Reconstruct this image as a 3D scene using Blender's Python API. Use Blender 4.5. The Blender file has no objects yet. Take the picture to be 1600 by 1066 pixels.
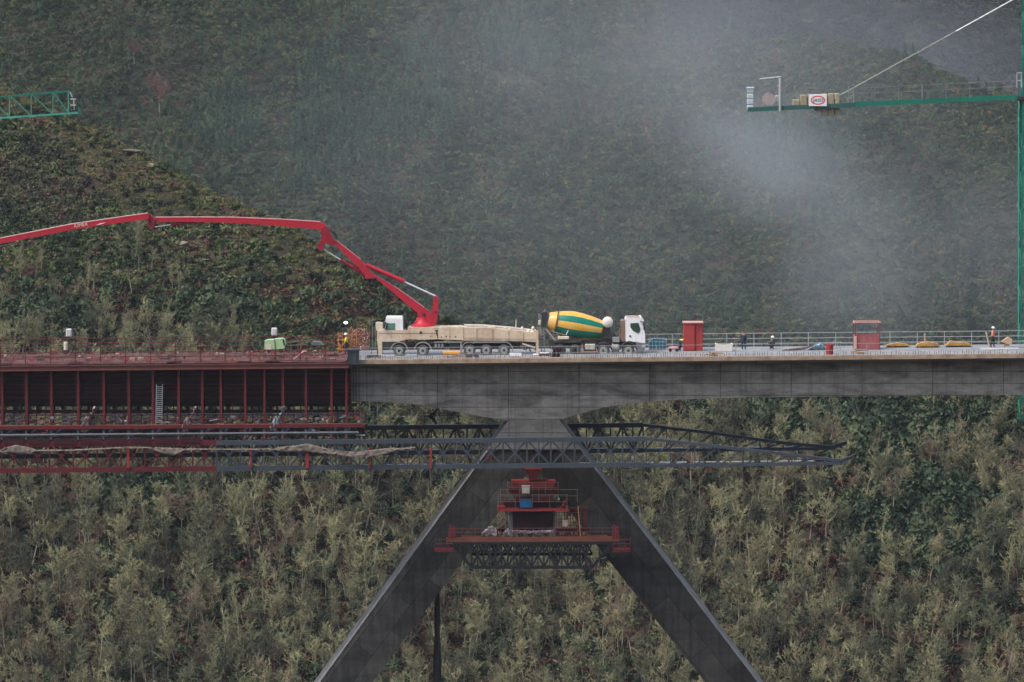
import bpy, math, random
import numpy as np
from mathutils import Vector, Matrix, Euler
from mathutils import noise as mnoise
random.seed(7); RNG = np.random.default_rng(11)
S = bpy.context.scene
COL = S.collection
PI = math.pi
# ---------------------------------------------------------------- camera
F = 7200.0; PITCH = math.radians(4.2)
CAM = Vector((0.0, -400.0, 1.8 + 400 * math.tan(PITCH)))
cd = bpy.data.cameras.new('camera'); cam = bpy.data.objects.new('camera', cd); COL.objects.link(cam)
cd.sensor_width = 36; cd.lens = 36 * F / 1600; cd.clip_start = 1; cd.clip_end = 6000
cam.location = CAM; cam.rotation_euler = (PI / 2 - PITCH, 0, 0)
S.camera = cam
_fw = Vector((0, math.cos(PITCH), -math.sin(PITCH))); _up = Vector((0, math.sin(PITCH), math.cos(PITCH)))
def ray(u, v): return _fw + Vector((1, 0, 0)) * ((u - 800) / F) + _up * ((533 - v) / F)
def P(u, v, Y):
    d = ray(u, v); return CAM + d * ((Y - CAM.y) / d.y)
# ---------------------------------------------------------------- objects
def tag(o, label=None, cat=None, group=None, kind=None):
    if label: o['label'] = label
    if cat: o['category'] = cat
    if group: o['group'] = group
    if kind: o['kind'] = kind
    return o
def empty(name, loc, label, cat, group=None, rz=0):
    o = bpy.data.objects.new(name, None); COL.objects.link(o)
    o.location = loc; o.rotation_euler = (0, 0, rz); o.empty_display_size = .3
    return tag(o, label, cat, group)
class MB:
    def __init__(s): s.v = []; s.f = []; s.mi = []; s.cur = 0
    def add(s, vs, fs):
        n = len(s.v); s.v += [tuple(p) for p in vs]; s.f += [tuple(n + i for i in f) for f in fs]; s.mi += [s.cur] * len(fs); return s
    def box(s, x0, x1, y0, y1, z0, z1):
        return s.add([(x, y, z) for z in (z0, z1) for y in (y0, y1) for x in (x0, x1)],
                     [(0, 2, 3, 1), (4, 5, 7, 6), (0, 1, 5, 4), (2, 6, 7, 3), (0, 4, 6, 2), (1, 3, 7, 5)])
    def bbox(s, x0, x1, y0, y1, z0, z1, b=.04):   # chamfered box
        vs = []; 
        for sx in (0, 1):
            for sy in (0, 1):
                for sz in (0, 1):
                    X = (x0, x1)[sx]; Y = (y0, y1)[sy]; Z = (z0, z1)[sz]
                    dx = b if sx == 0 else -b; dy = b if sy == 0 else -b; dz = b if sz == 0 else -b
                    vs += [(X, Y + dy, Z + dz), (X + dx, Y, Z + dz), (X + dx, Y + dy, Z)]
        return s.hull(vs)
    def hull(s, vs):
        import bmesh
        bm = bmesh.new()
        for p in vs: bm.verts.new(p)
        r = bmesh.ops.convex_hull(bm, input=bm.verts)
        bm.verts.ensure_lookup_table(); bm.verts.index_update()
        s.add([v.co[:] for v in bm.verts], [[v.index for v in f.verts] for f in bm.faces]); bm.free(); return s
    def bar(s, p, q, w, h=None, up=(0, 0, 1)):
        h = h or w; p = Vector(p); q = Vector(q); d = (q - p)
        if d.length < 1e-6: return s
        d.normalize(); a = d.cross(Vector(up))
        if a.length < 1e-3: a = d.cross(Vector((0, 1, 0)))
        a.normalize(); b = a.cross(d); a = a * w / 2; b = b * h / 2
        vs = [p - a - b, p + a - b, p + a + b, p - a + b, q - a - b, q + a - b, q + a + b, q - a + b]
        return s.add(vs, [(0, 1, 2, 3), (7, 6, 5, 4), (0, 4, 5, 1), (1, 5, 6, 2), (2, 6, 7, 3), (3, 7, 4, 0)])
    def tube(s, p, q, r0, r1=None, n=8, caps=True):
        r1 = r0 if r1 is None else r1; p = Vector(p); q = Vector(q); d = (q - p).normalized()
        a = d.orthogonal().normalized(); b = d.cross(a)
        vs = [p + (a * math.cos(2 * PI * i / n) + b * math.sin(2 * PI * i / n)) * r0 for i in range(n)]
        vs += [q + (a * math.cos(2 * PI * i / n) + b * math.sin(2 * PI * i / n)) * r1 for i in range(n)]
        fs = [(i, (i + 1) % n, n + (i + 1) % n, n + i) for i in range(n)]
        if caps: fs += [tuple(range(n - 1, -1, -1)), tuple(range(n, 2 * n))]
        return s.add(vs, fs)
    def poly(s, pts, r, n=6):
        for a, b in zip(pts, pts[1:]): s.tube(a, b, r, n=n)
        return s
    def prism(s, pts, y0, y1):      # pts: list of (x,z)
        n = len(pts)
        vs = [(x, y0, z) for x, z in pts] + [(x, y1, z) for x, z in pts]
        return s.add(vs, [tuple(range(n)), tuple(range(2 * n - 1, n - 1, -1))] + [(i, n + i, n + (i + 1) % n, (i + 1) % n) for i in range(n)])
    def lathe(s, p, axis, prof, n=24):   # prof: (t along axis, r)
        p = Vector(p); d = Vector(axis).normalized(); a = d.orthogonal().normalized(); b = d.cross(a); vs = []; fs = []
        for t, r in prof:
            vs += [p + d * t + (a * math.cos(2 * PI * i / n) + b * math.sin(2 * PI * i / n)) * r for i in range(n)]
        for k in range(len(prof) - 1):
            fs += [(k * n + i, k * n + (i + 1) % n, (k + 1) * n + (i + 1) % n, (k + 1) * n + i) for i in range(n)]
        fs += [tuple(range(n - 1, -1, -1)), tuple(range((len(prof) - 1) * n, len(prof) * n))]
        return s.add(vs, fs)
    def build(s, name, mats, parent=None, smooth=False, off=None):
        me = bpy.data.meshes.new(name)
        base = Vector(off) if off is not None else (parent_world(parent) if parent else Vector((0, 0, 0)))
        me.from_pydata([(x - base.x, y - base.y, z - base.z) for x, y, z in s.v], [], s.f)
        for m in (mats if isinstance(mats, (list, tuple)) else [mats]): me.materials.append(m)
        me.polygons.foreach_set('material_index', s.mi)
        if smooth:
            me.polygons.foreach_set('use_smooth', [True] * len(me.polygons))
            try: me.set_sharp_from_angle(angle=math.radians(35))
            except Exception: pass
        me.update()
        o = bpy.data.objects.new(name, me); COL.objects.link(o)
        if parent: o.parent = parent
        elif off is not None: o.location = base
        return o
def parent_world(o):
    v = Vector((0, 0, 0))
    while o is not None: v += Vector(o.location); o = o.parent
    return v
# ---------------------------------------------------------------- materials
MATS = {}
def nt(name):
    m = bpy.data.materials.new(name); m.use_nodes = True; t = m.node_tree
    return m, t, t.nodes['Principled BSDF'], (lambda k, **kw: _n(t, k, **kw))
def _n(t, k, **kw):
    n = t.nodes.new(k)
    for a, b in kw.items(): setattr(n, a, b)
    return n
def ramp(t, fac, stops, interp='LINEAR'):
    r = t.nodes.new('ShaderNodeValToRGB'); r.color_ramp.interpolation = interp
    e = r.color_ramp.elements
    while len(e) < len(stops): e.new(.5)
    for x, (p, c) in zip(e, stops): x.position = p; x.color = (*c, 1) if len(c) == 3 else c
    t.links.new(fac, r.inputs[0]); return r.outputs[0]
def noise(t, vec, scale, detail=4, rough=.55, dist=0):
    n = t.nodes.new('ShaderNodeTexNoise'); n.inputs['Scale'].default_value = scale; n.inputs['Detail'].default_value = detail
    n.inputs['Roughness'].default_value = rough; n.inputs['Distortion'].default_value = dist
    if vec is not None: t.links.new(vec, n.inputs['Vector'])
    return n.outputs['Fac']
def mix(t, fac, a, b, mode='MIX'):
    n = t.nodes.new('ShaderNodeMix'); n.data_type = 'RGBA'; n.blend_type = mode
    for s, v in ((n.inputs[0], fac), (n.inputs[6], a), (n.inputs[7], b)):
        if isinstance(v, (int, float)): s.default_value = v
        elif isinstance(v, tuple): s.default_value = (*v, 1)
        else: t.links.new(v, s)
    return n.outputs[2]
def geo(t):
    return t.nodes.new('ShaderNodeNewGeometry').outputs['Position']
def vscale(t, vec, s):
    m = t.nodes.new('ShaderNodeMapping'); m.inputs['Scale'].default_value = s; t.links.new(vec, m.inputs['Vector']); return m.outputs[0]
def paint(name, col, rough=.5, dirt=.35, dirtcol=None, scale=1.2, metal=0, streak=True, bump=0.02, spec=.25):
    """painted or bare surface with grime streaks and blotches (stay put whatever the light)"""
    if name in MATS: return MATS[name]
    m, t, b, N = nt(name); g = geo(t)
    dc = dirtcol or tuple(c * .35 + .012 for c in col)
    n1 = noise(t, vscale(t, g, (1, 1, .25 if streak else 1)), scale, 6, .65)
    n2 = noise(t, g, scale * 6, 4, .6)
    f = ramp(t, n1, [(.42, (0, 0, 0)), (.72, (1, 1, 1))])
    c = mix(t, .0, col, dc); mx = c.node; 
    mm = t.nodes.new('ShaderNodeMath'); mm.operation = 'MULTIPLY'; t.links.new(f, mm.inputs[0]); mm.inputs[1].default_value = dirt; t.links.new(mm.outputs[0], mx.inputs[0])
    c2 = mix(t, .5, c, ramp(t, n2, [(.3, (.62, .62, .62)), (.75, (1.1, 1.1, 1.1))]), 'MULTIPLY')
    t.links.new(c2, b.inputs['Base Color']); b.inputs['Roughness'].default_value = rough; b.inputs['Metallic'].default_value = metal
    b.inputs['Specular IOR Level'].default_value = spec
    if bump:
        bp = t.nodes.new('ShaderNodeBump'); bp.inputs['Distance'].default_value = bump; bp.inputs['Strength'].default_value = .4
        t.links.new(n2, bp.inputs['Height']); t.links.new(bp.outputs[0], b.inputs['Normal'])
    MATS[name] = m; return m
# ---------------------------------------------------------------- light
S.render.engine = 'CYCLES'
w = bpy.data.worlds.new('World'); S.world = w; w.use_nodes = True; wt = w.node_tree
sk = wt.nodes.new('ShaderNodeTexSky'); sk.sky_type = 'NISHITA'; sk.sun_disc = False
SUN_E, SUN_R = math.radians(58), math.radians(-120)
sk.sun_elevation = SUN_E; sk.sun_rotation = SUN_R; sk.air_density = 1.0; sk.dust_density = 4.0; sk.ozone_density = .6
wt.links.new(sk.outputs[0], wt.nodes['Background'].inputs[0]); wt.nodes['Background'].inputs[1].default_value = .15
sl = bpy.data.lights.new('sun', 'SUN'); sl.energy = 2.2; sl.angle = math.radians(20); sl.color = (1, .97, .92)
so = bpy.data.objects.new('sun', sl); COL.objects.link(so)
# sun stands over the far hills, to the left
sd = Vector((math.sin(SUN_R) * math.cos(SUN_E), math.cos(SUN_R) * math.cos(SUN_E), math.sin(SUN_E)))
so.rotation_euler = sd.to_track_quat('Z', 'Y').to_euler(); so.location = (0, 0, 300)
S.view_settings.view_transform = 'Standard'; S.view_settings.look = 'None'; S.view_settings.exposure = EXPOSURE = 0.65; S.view_settings.gamma = 1
S.cycles.volume_bounces = 1; S.cycles.max_bounces = 6; S.cycles.volume_step_rate = 2.0; S.cycles.volume_max_steps = 64
S.cycles.use_denoising = True
# ---------------------------------------------------------------- terrain
def ray_z(v, Y):                    # height of the sight line through picture row v at depth Y (middle column)
    return P(800, v, Y).z
A0, A1 = -52.0, .62                  # near hillside: z = A0 + A1*(Y-140)
def crest(us, vs, a0, a1, y0):
    xs, ys = [], []
    for u, v in zip(us, vs):
        lo, hi = y0, y0 + 600
        for _ in range(40):
            m = (lo + hi) / 2
            if a0 + a1 * (m - y0) > P(u, v, m).z: hi = m
            else: lo = m
        xs.append(P(u, v, lo).x); ys.append(lo)
    return np.array(xs), np.array(ys)
C1 = crest([-500, -200, 0, 125, 230, 330, 440, 540, 650, 750, 850, 1000, 1300, 1700, 2200],
           [-60, 60, 136, 192, 242, 300, 344, 412, 485, 522, 560, 575, 580, 585, 590], A0, A1, 140)
B0, B1 = -45.0, .55
C2 = crest([-1500, 0, 900, 1000, 1130, 1250, 1400, 1500, 1600, 1800, 2300],
           [-900, -700, -120, -30, 25, 62, 118, 160, 222, 300, 380], B0, B1, 520)
def fbm(x, y, s, o=4, seed=0.0):
    r = np.zeros_like(x); a = 1.0; k = 1.0 / s
    for i in range(o):
        ph = seed + i * 7.3
        r += a * (np.sin(x * k + 1.7 * np.sin(y * k * .83 + ph) + ph) * np.sin(y * k * 1.13 + 1.3 * np.sin(x * k * .71 + 2 * ph)))
        a *= .5; k *= 2.07
    return r
def height(x, y):
    x = np.asarray(x, float); y = np.asarray(y, float)
    yc = np.interp(x, *C1); yc2 = np.interp(x, *C2)
    near = A0 + A1 * (y - 140) + .0
    ncrest = A0 + A1 * (yc - 140)
    t = y - yc
    soft = 5.0
    # rounded crest then falling back
    near = np.where(t < 0, near, ncrest - .45 * t)
    near = np.where(np.abs(t) < soft, ncrest - (.45 - A1) / 2 * 0 - (t - soft) ** 2 * 0.0 + np.where(t < 0, A1 * t, -.45 * t) - .0, near)
    near = near + fbm(x, y, 19, 4, 1.0) * 1.3 * np.clip(-t / 15, 0.15, 1) 
    cam_side = 16 - .29 * (y + 400)
    near = np.maximum(near, -104 + 0 * y)
    front = np.maximum(cam_side, -104)
    z = np.where(y < 60, front, near)
    mtn = B0 + B1 * (y - 520)
    gul = fbm(x + .5 * y, y * .6, 62, 5, 3.0)
    mtn = mtn + 8.5 * gul + 1.2 * fbm(x, y, 11, 3, 8.0)
    c2 = B0 + B1 * (yc2 - 520); t2 = y - yc2
    mtn = np.where(t2 < 0, mtn, c2 + 7.5 * gul * np.exp(-np.clip(t2, 0, 400) / 60) - .35 * t2)
    back = -45 + .5 * (y - 760) + 9 * fbm(x, y, 90, 4, 5.0)
    mtn = np.maximum(mtn, back)
    mtn = np.minimum(mtn, 96 + 6 * fbm(x, y, 150, 3, 2.0))
    floor2 = -70 + 0 * y
    z = np.maximum(z, np.where(y > 400, np.maximum(mtn, floor2), -1e3))
    z = np.where((y > 260) & (z < -70), -70, z)
    return z
def H(x, y): return float(height(np.array([x]), np.array([y]))[0])
def lines(dense0, dense1, step, far0, far1, k=1.25):
    a = list(np.arange(dense0, dense1 + .1, step)); s = step
    while a[-1] < far1: s *= k; a.append(a[-1] + s)
    s = step
    while a[0] > far0: s *= k; a.insert(0, a[0] - s)
    return np.array(a)
xs = lines(-150, 150, 3.0, -1800, 1800); ys = lines(110, 760, 3.0, -900, 2400)
X, Y = np.meshgrid(xs, ys); Z = height(X, Y)
ny, nx = X.shape
me = bpy.data.meshes.new('hillside')
vv = np.stack([X, Y, Z], -1).reshape(-1, 3)
idx = np.arange(ny * nx).reshape(ny, nx)
q = np.stack([idx[:-1, :-1], idx[:-1, 1:], idx[1:, 1:], idx[1:, :-1]], -1).reshape(-1, 4)
me.from_pydata(vv.tolist(), [], q.tolist()); me.polygons.foreach_set('use_smooth', [True] * len(me.polygons))
hill = bpy.data.objects.new('hillside_terrain', me); COL.objects.link(hill)
tag(hill, 'steep brown and dark green hillsides rising behind the bridge', 'hillside', kind='structure')

def zone(t):
    """world-space tint masks shared by the ground and what grows on it"""
    g = geo(t); big = noise(t, g, .028, 4, .6); mid = noise(t, g, .11, 4, .6); return g, big, mid
m, t, b, N = nt('hill_soil'); g, big, mid = zone(t)
sep = N('ShaderNodeSeparateXYZ'); t.links.new(g, sep.inputs[0])
far = N('ShaderNodeMapRange'); t.links.new(sep.outputs[1], far.inputs[0]); far.inputs[1].default_value = 300; far.inputs[2].default_value = 420
fine = noise(t, g, .9, 5, .7)
c_near = ramp(t, mid, [(.32, (.022, .022, .015)), (.5, (.036, .030, .021)), (.68, (.058, .038, .028))])
c_far = ramp(t, mid, [(.3, (.016, .021, .015)), (.6, (.028, .033, .021)), (.8, (.040, .034, .026))])
c = mix(t, far.outputs[0], c_near, c_far)
c = mix(t, .7, c, ramp(t, fine, [(.3, (.45, .45, .45)), (.7, (1.25, 1.25, 1.25))]), 'MULTIPLY')
t.links.new(c, b.inputs['Base Color']); b.inputs['Roughness'].default_value = .95; b.inputs['Specular IOR Level'].default_value = .1
me.materials.append(m)
# river at the bottom of the gorge (outside the frame)
mb = MB(); mb.box(-1500, 1500, 20, 58, -103.6, -103.3)
wm, t, b, N = nt('river_water'); b.inputs['Base Color'].default_value = (.03, .04, .035, 1); b.inputs['Roughness'].default_value = .12
tag(mb.build('river_water', wm), 'river at the bottom of the gorge', 'river', kind='structure')

# ---------------------------------------------------------------- vegetation
def leafmat(name, stops, var=.5, warm=None):
    m, t, b, N = nt(name); g, big, mid = zone(t)
    oi = N('ShaderNodeObjectInfo')
    a = N('ShaderNodeMath', operation='ADD'); a.inputs[1].default_value = -.5; t.links.new(oi.outputs['Random'], a.inputs[0])
    k = N('ShaderNodeMath', operation='MULTIPLY_ADD'); k.inputs[1].default_value = var; t.links.new(a.outputs[0], k.inputs[0]); t.links.new(mid, k.inputs[2])
    c = ramp(t, k.outputs[0], stops)
    if warm:
        c = mix(t, ramp(t, big, [(.50, (0, 0, 0)), (.66, (.7, .7, .7))]), c, warm)
    c = mix(t, .6, c, ramp(t, noise(t, g, 1.6, 3, .6), [(.3, (.55, .55, .55)), (.7, (1.35, 1.35, 1.35))]), 'MULTIPLY')
    t.links.new(c, b.inputs['Base Color']); b.inputs['Roughness'].default_value = .85; b.inputs['Specular IOR Level'].default_value = .15
    MATS[name] = m; return m
M_heath = leafmat('heath_leaves', [(.22, (.020, .030, .020)), (.38, (.038, .062, .030)), (.5, (.066, .098, .038)), (.62, (.115, .145, .055)), (.72, (.150, .148, .066)), (.82, (.12, .062, .052))], .62, (.075, .050, .052))
M_green = leafmat('dark_green_leaves', [(.3, (.026, .042, .026)), (.5, (.046, .070, .040)), (.75, (.075, .098, .050))], .4)
M_pine = leafmat('pine_needles', [(.3, (.034, .076, .048)), (.6, (.060, .112, .066)), (.8, (.095, .15, .075))], .4)
M_brown = leafmat('bracken', [(.3, (.034, .022, .018)), (.5, (.066, .037, .028)), (.7, (.115, .060, .040))], .5)
M_red = leafmat('russet_twigs', [(.3, (.085, .048, .045)), (.7, (.14, .075, .065))], .4)
M_twig = leafmat('lichen_twigs', [(.25, (.060, .062, .045)), (.42, (.13, .132, .080)), (.55, (.21, .21, .115)), (.66, (.29, .27, .145)), (.8, (.17, .12, .09))], .5)
M_bark = leafmat('grey_bark', [(.3, (.12, .115, .09)), (.7, (.27, .26, .20))], .4)

def leaf_quads(vs, fs, c, n, r, size, flat=.75, up=.3):
    for _ in range(n):
        while True:
            p = Vector((random.uniform(-1, 1), random.uniform(-1, 1), random.uniform(-1, 1)))
            if .2 < p.length < 1: break
        p = Vector((p.x * r, p.y * r, p.z * r * flat)) + c
        a = Vector((random.gauss(0, 1), random.gauss(0, 1), random.gauss(0, 1))).normalized()
        b = a.orthogonal().normalized(); b.rotate(Matrix.Rotation(random.uniform(0, 6.28), 3, a)); s = size * random.uniform(.5, 1.3)
        d = a.cross(b); n0 = len(vs)
        vs += [p - b * s - d * s * .45, p + b * s * .8 - d * s * .5, p + b * s + d * s * .45, p - b * s * .7 + d * s * .55]
        fs.append((n0, n0 + 1, n0 + 2, n0 + 3))
def shrub_mesh(name, mat, r=1.5, h=1.5, clumps=7, per=20, size=.22):
    vs, fs = [], []
    for i in range(clumps):
        a = random.uniform(0, 6.28); d = r * .62 * math.sqrt(random.random())
        leaf_quads(vs, fs, Vector((math.cos(a) * d, math.sin(a) * d, h * random.uniform(.25, .85))), per, r * random.uniform(.3, .55), size)
    me = bpy.data.meshes.new(name); me.from_pydata([tuple(p) for p in vs], [], fs); me.materials.append(mat); return me
def conifer_mesh(name, mat, h=5):
    vs, fs = [], []
    n = 11
    for i in range(n):
        k = i / n; leaf_quads(vs, fs, Vector((0, 0, h * (.12 + .85 * k))), 18, h * .20 * (1 - k) + .15, .24, .6)
    mb = MB(); mb.tube((0, 0, -.5), (0, 0, h * .9), .1, .02, 5); n0 = len(vs); vs += [Vector(p) for p in mb.v]; fs += [tuple(n0 + i for i in f) for f in mb.f]
    me = bpy.data.meshes.new(name); me.from_pydata([tuple(p) for p in vs], [], fs); me.materials.append(mat); return me
def stick(vs, fs, p, q, r0, r1):
    d = (q - p).normalized(); a = d.orthogonal().normalized(); b = d.cross(a); n = len(vs)
    for c, r in ((p, r0), (q, r1)):
        for i in range(3): vs.append(c + (a * math.cos(2.094 * i) + b * math.sin(2.094 * i)) * r)
    for i in range(3): fs.append((n + i, n + (i + 1) % 3, n + 3 + (i + 1) % 3, n + 3 + i))
def bare_tree(h=8, spread=2.6, nl=13, rt=.15, fork=.5, twr=.026):
    """trunk (with forks) and crown (limbs and twigs) of a leafless tree"""
    tv, tf, cv, cf = [], [], [], []
    pts = [Vector((0, 0, -1.0))]; dirn = Vector((random.uniform(-.12, .12), random.uniform(-.12, .12), 1))
    nseg = 6
    for i in range(nseg):
        dirn = (dirn + Vector((random.uniform(-.14, .14), random.uniform(-.14, .14), 0))).normalized(); pts.append(pts[-1] + dirn * (h * .85 + 1) / nseg)
    for i in range(nseg): stick(tv, tf, pts[i], pts[i + 1], rt * (1 - .85 * i / nseg), rt * (1 - .85 * (i + 1) / nseg))
    def at(k):
        k = min(.999, k) * nseg; i = int(k); return pts[i].lerp(pts[i + 1], k - i)
    def branch(p, d, L, r, depth):
        seg = 3 if depth < 2 else 2
        for i in range(seg):
            d = (d + Vector((random.gauss(0, .30), random.gauss(0, .30), random.uniform(-.16, .30)))).normalized()
            q = p + d * L / seg; stick(cv, cf, p, q, r * (1 - .3 * i / seg), r * (1 - .3 * (i + 1) / seg))
            if depth < 2:
                for _ in range(2 if depth else 2):
                    e = (d + Vector((random.gauss(0, .75), random.gauss(0, .75), random.gauss(.1, .5)))).normalized()
                    branch(q, e, L * random.uniform(.35, .6), max(twr, r * .55), depth + 1)
            p = q
    for i in range(nl):
        k = random.uniform(.38, 1); a = random.uniform(0, 6.28) 
        d = Vector((math.cos(a), math.sin(a), random.uniform(.45, 1.5))).normalized()
        branch(at(k), d, spread * random.uniform(.55, 1.1) * (1.15 - .5 * k), rt * .42 * (1.1 - .6 * k), 0)
    return (tv, tf), (cv, cf)
def meshof(name, vf, mat):
    me = bpy.data.meshes.new(name); me.from_pydata([tuple(p) for p in vf[0]], [], vf[1]); me.materials.append(mat); return me
TREES = []
for i in range(7):
    tr, cr = bare_tree(random.uniform(7.5, 10.5), random.uniform(2.0, 2.8), nl=random.choice([10, 12, 14]))
    tm, cm = meshof('tree_trunk', tr, M_bark), meshof('tree_crown', cr, M_twig)
    n0 = len(tr[0])
    both = bpy.data.meshes.new('wood'); both.from_pydata([tuple(p) for p in tr[0] + cr[0]], [], tr[1] + [tuple(n0 + k for k in f) for f in cr[1]])
    both.materials.append(M_bark); both.materials.append(M_twig)
    both.polygons.foreach_set('material_index', [0] * len(tr[1]) + [1] * len(cr[1]))
    TREES.append((tm, cm, both))
print('tree faces', [len(x[2].polygons) for x in TREES])

def scatter(name, meshes, pts, scl, label, cat, tilt=0.0):
    """one uncountable mass: copies of a few plants set out over POINTS by geometry nodes"""
    n = len(pts)
    me = bpy.data.meshes.new(name); me.vertices.add(n); me.vertices.foreach_set('co', np.asarray(pts, np.float32).ravel())
    for an, typ, val in (('rot', 'FLOAT_VECTOR', np.stack([RNG.uniform(-tilt, tilt, n), RNG.uniform(-tilt, tilt, n), RNG.uniform(0, 6.28, n)], -1)),
                         ('scl', 'FLOAT_VECTOR', np.stack([scl * RNG.uniform(.85, 1.15, n), scl * RNG.uniform(.85, 1.15, n), scl * RNG.uniform(.8, 1.2, n)], -1))):
        at = me.attributes.new(an, typ, 'POINT'); at.data.foreach_set('vector', np.asarray(val, np.float32).ravel())
    at = me.attributes.new('pick', 'INT', 'POINT'); at.data.foreach_set('value', RNG.integers(0, len(meshes), n).astype(np.int32))
    o = bpy.data.objects.new(name, me); COL.objects.link(o)
    src = bpy.data.collections.new(name + '_sources')
    for i, sm in enumerate(meshes): src.objects.link(bpy.data.objects.new('%s_source_%02d' % (name, i), sm))
    g = bpy.data.node_groups.new(name, 'GeometryNodeTree')
    g.interface.new_socket('Geometry', in_out='INPUT', socket_type='NodeSocketGeometry'); g.interface.new_socket('Geometry', in_out='OUTPUT', socket_type='NodeSocketGeometry')
    gi, go = g.nodes.new('NodeGroupInput'), g.nodes.new('NodeGroupOutput')
    ci = g.nodes.new('GeometryNodeCollectionInfo'); ci.inputs['Collection'].default_value = src; ci.inputs['Separate Children'].default_value = True; ci.inputs['Reset Children'].default_value = True
    ip = g.nodes.new('GeometryNodeInstanceOnPoints'); ip.inputs['Pick Instance'].default_value = True
    def na(nm, dt):
        a = g.nodes.new('GeometryNodeInputNamedAttribute'); a.data_type = dt; a.inputs['Name'].default_value = nm; return a.outputs['Attribute']
    e2r = g.nodes.new('FunctionNodeEulerToRotation')
    L = g.links.new
    L(gi.outputs[0], ip.inputs['Points']); L(ci.outputs[0], ip.inputs['Instance']); L(na('pick', 'INT'), ip.inputs['Instance Index'])
    L(na('rot', 'FLOAT_VECTOR'), e2r.inputs[0]); L(e2r.outputs[0], ip.inputs['Rotation']); L(na('scl', 'FLOAT_VECTOR'), ip.inputs['Scale'])
    L(ip.outputs[0], go.inputs[0])
    md = o.modifiers.new('scatter', 'NODES'); md.node_group = g
    return tag(o, label, cat, kind='stuff')
def inv(x, y, z):     # picture position of world points
    dx = x - CAM.x; dy = y - CAM.y; dz = z - CAM.z
    dep = dy * math.cos(PITCH) - dz * math.sin(PITCH)
    return 800 + F * dx / dep, 533 - F * (dy * math.sin(PITCH) + dz * math.cos(PITCH)) / dep
def points(n, y0, y1, margin=1.16):
    y = RNG.uniform(y0, y1, n); hw = (y + 400) * 800 / F * margin
    x = RNG.uniform(-1, 1, n) * hw; z = height(x, y); u, v = inv(x, y, z); return x, y, z, u, v
def blob(u, v, cu, cv, ru, rv): return ((u - cu) / ru) ** 2 + ((v - cv) / rv) ** 2 < 1
# far mountain: heath, with a stand of conifers and dark bushes
SH_h = [shrub_mesh('heath', M_heath, random.uniform(1.1, 1.9), random.uniform(1.0, 1.7)) for _ in range(6)]
SH_g = [shrub_mesh('bush', M_green, random.uniform(1.4, 2.2), random.uniform(1.6, 2.6), 8, 24) for _ in range(5)]
SH_b = [shrub_mesh('bracken', M_brown, random.uniform(.9, 1.5), random.uniform(.6, 1.1), 5, 18, .2) for _ in range(5)]
PN = [conifer_mesh('conifer', M_pine, random.uniform(4, 6)) for _ in range(4)]
x, y, z, u, v = points(120000, 505, 700)
vis = (v > -60) & (v < 600)
wob = 40 * np.sin(u / 37.) + 30 * np.sin(v / 23. + u / 90)
pine = blob(u + wob, v, 590, 150, 150, 75) | blob(u + wob, v, 500, 240, 60, 40) | blob(u, v, 350, 190, 60, 50) | blob(u + wob, v, 1230, 240, 80, 50) | blob(u + wob, v, 800, 60, 120, 50)
r_ = RNG.random(len(x))
pk = np.where(pine, .22 + .16 * np.sin(x / 7.) * np.sin(y / 9. + x / 13.), .012)
a = vis & (r_ < pk)
scatter('conifer_woodland', PN, np.stack([x, y, z - .2], -1)[a], RNG.uniform(.4, .8, a.sum()), 'patch of bluish green conifers on the far mountainside', 'conifer wood')
a = vis & ~(r_ < pk) & ~((r_ > .8))
scatter('mountain_heath', SH_h + SH_g[:2] + SH_b[:1], np.stack([x, y, z - .35], -1)[a], RNG.uniform(.3, .8, a.sum()), 'low heath and scrub covering the far misty mountainside', 'scrub')
x, y, z, u, v = points(24000, 740, 960)
M_back = leafmat('ridge_dark_heath', [(.3, (.016, .022, .022)), (.55, (.030, .038, .034)), (.8, (.045, .050, .042))], .3)  # darker heath colours for the back ridge
SH_k = [shrub_mesh('dark_heath', M_back, random.uniform(1.2, 1.9), random.uniform(1.0, 1.7)) for _ in range(4)]
scatter('back_ridge_heath', SH_k, np.stack([x, y, z - .3], -1), RNG.uniform(.8, 1.6, len(x)), 'dark heath on the far ridge behind the mist, upper right', 'scrub')
# near hillside
x, y, z, u, v = points(100000, 118, 300)
yc = np.interp(x, *C1); r_ = RNG.random(len(x)); front = y < yc + 6
upper = ((v < 470 - 30 * np.sin(u / 60.)) | ((v < 600) & (u > 250))) & front
ridge = upper & ((yc - y) < 8 + 5 * np.sin(x * .21) + 6 * RNG.random(len(x))) & (r_ < .8)
M_crest = leafmat('pale_heath', [(.3, (.095, .10, .042)), (.6, (.165, .158, .065)), (.85, (.19, .13, .08))], .4)
SH_c = [shrub_mesh('pale_heath', M_crest, random.uniform(1.0, 1.5), random.uniform(.7, 1.0), 6, 18, .16) for _ in range(4)]
scatter('crest_heath', SH_c, np.stack([x, y, z - .3], -1)[ridge], RNG.uniform(.3, .65, ridge.sum()), 'paler olive heath along the crest of the near spur, left', 'scrub')
a = upper & ~ridge
scatter('slope_heath', SH_h, np.stack([x, y, z - .35], -1)[a], RNG.uniform(.35, .8, a.sum()), 'low dark green heath on the near spur above the bridge, left', 'scrub')
evg = (blob(u, v, 1230, 650, 150, 45) | blob(u, v, 1400, 690, 130, 60) | blob(u, v, 1440, 830, 130, 70) | blob(u, v, 230, 790, 80, 40) | blob(u, v, 560, 660, 70, 60) | blob(u, v, 1560, 640, 80, 60) | blob(u, v, 330, 490, 60, 30) | blob(u, v, 60, 520, 90, 30)) & front
lower = front & (v > 440)
a = lower & ~evg & (r_ < .36)
scatter('undergrowth', SH_b + SH_g[2:3], np.stack([x, y, z - .3], -1)[a], RNG.uniform(.5, 1.1, a.sum()), 'brown bracken and bramble between the leafless trees', 'undergrowth')
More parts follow.
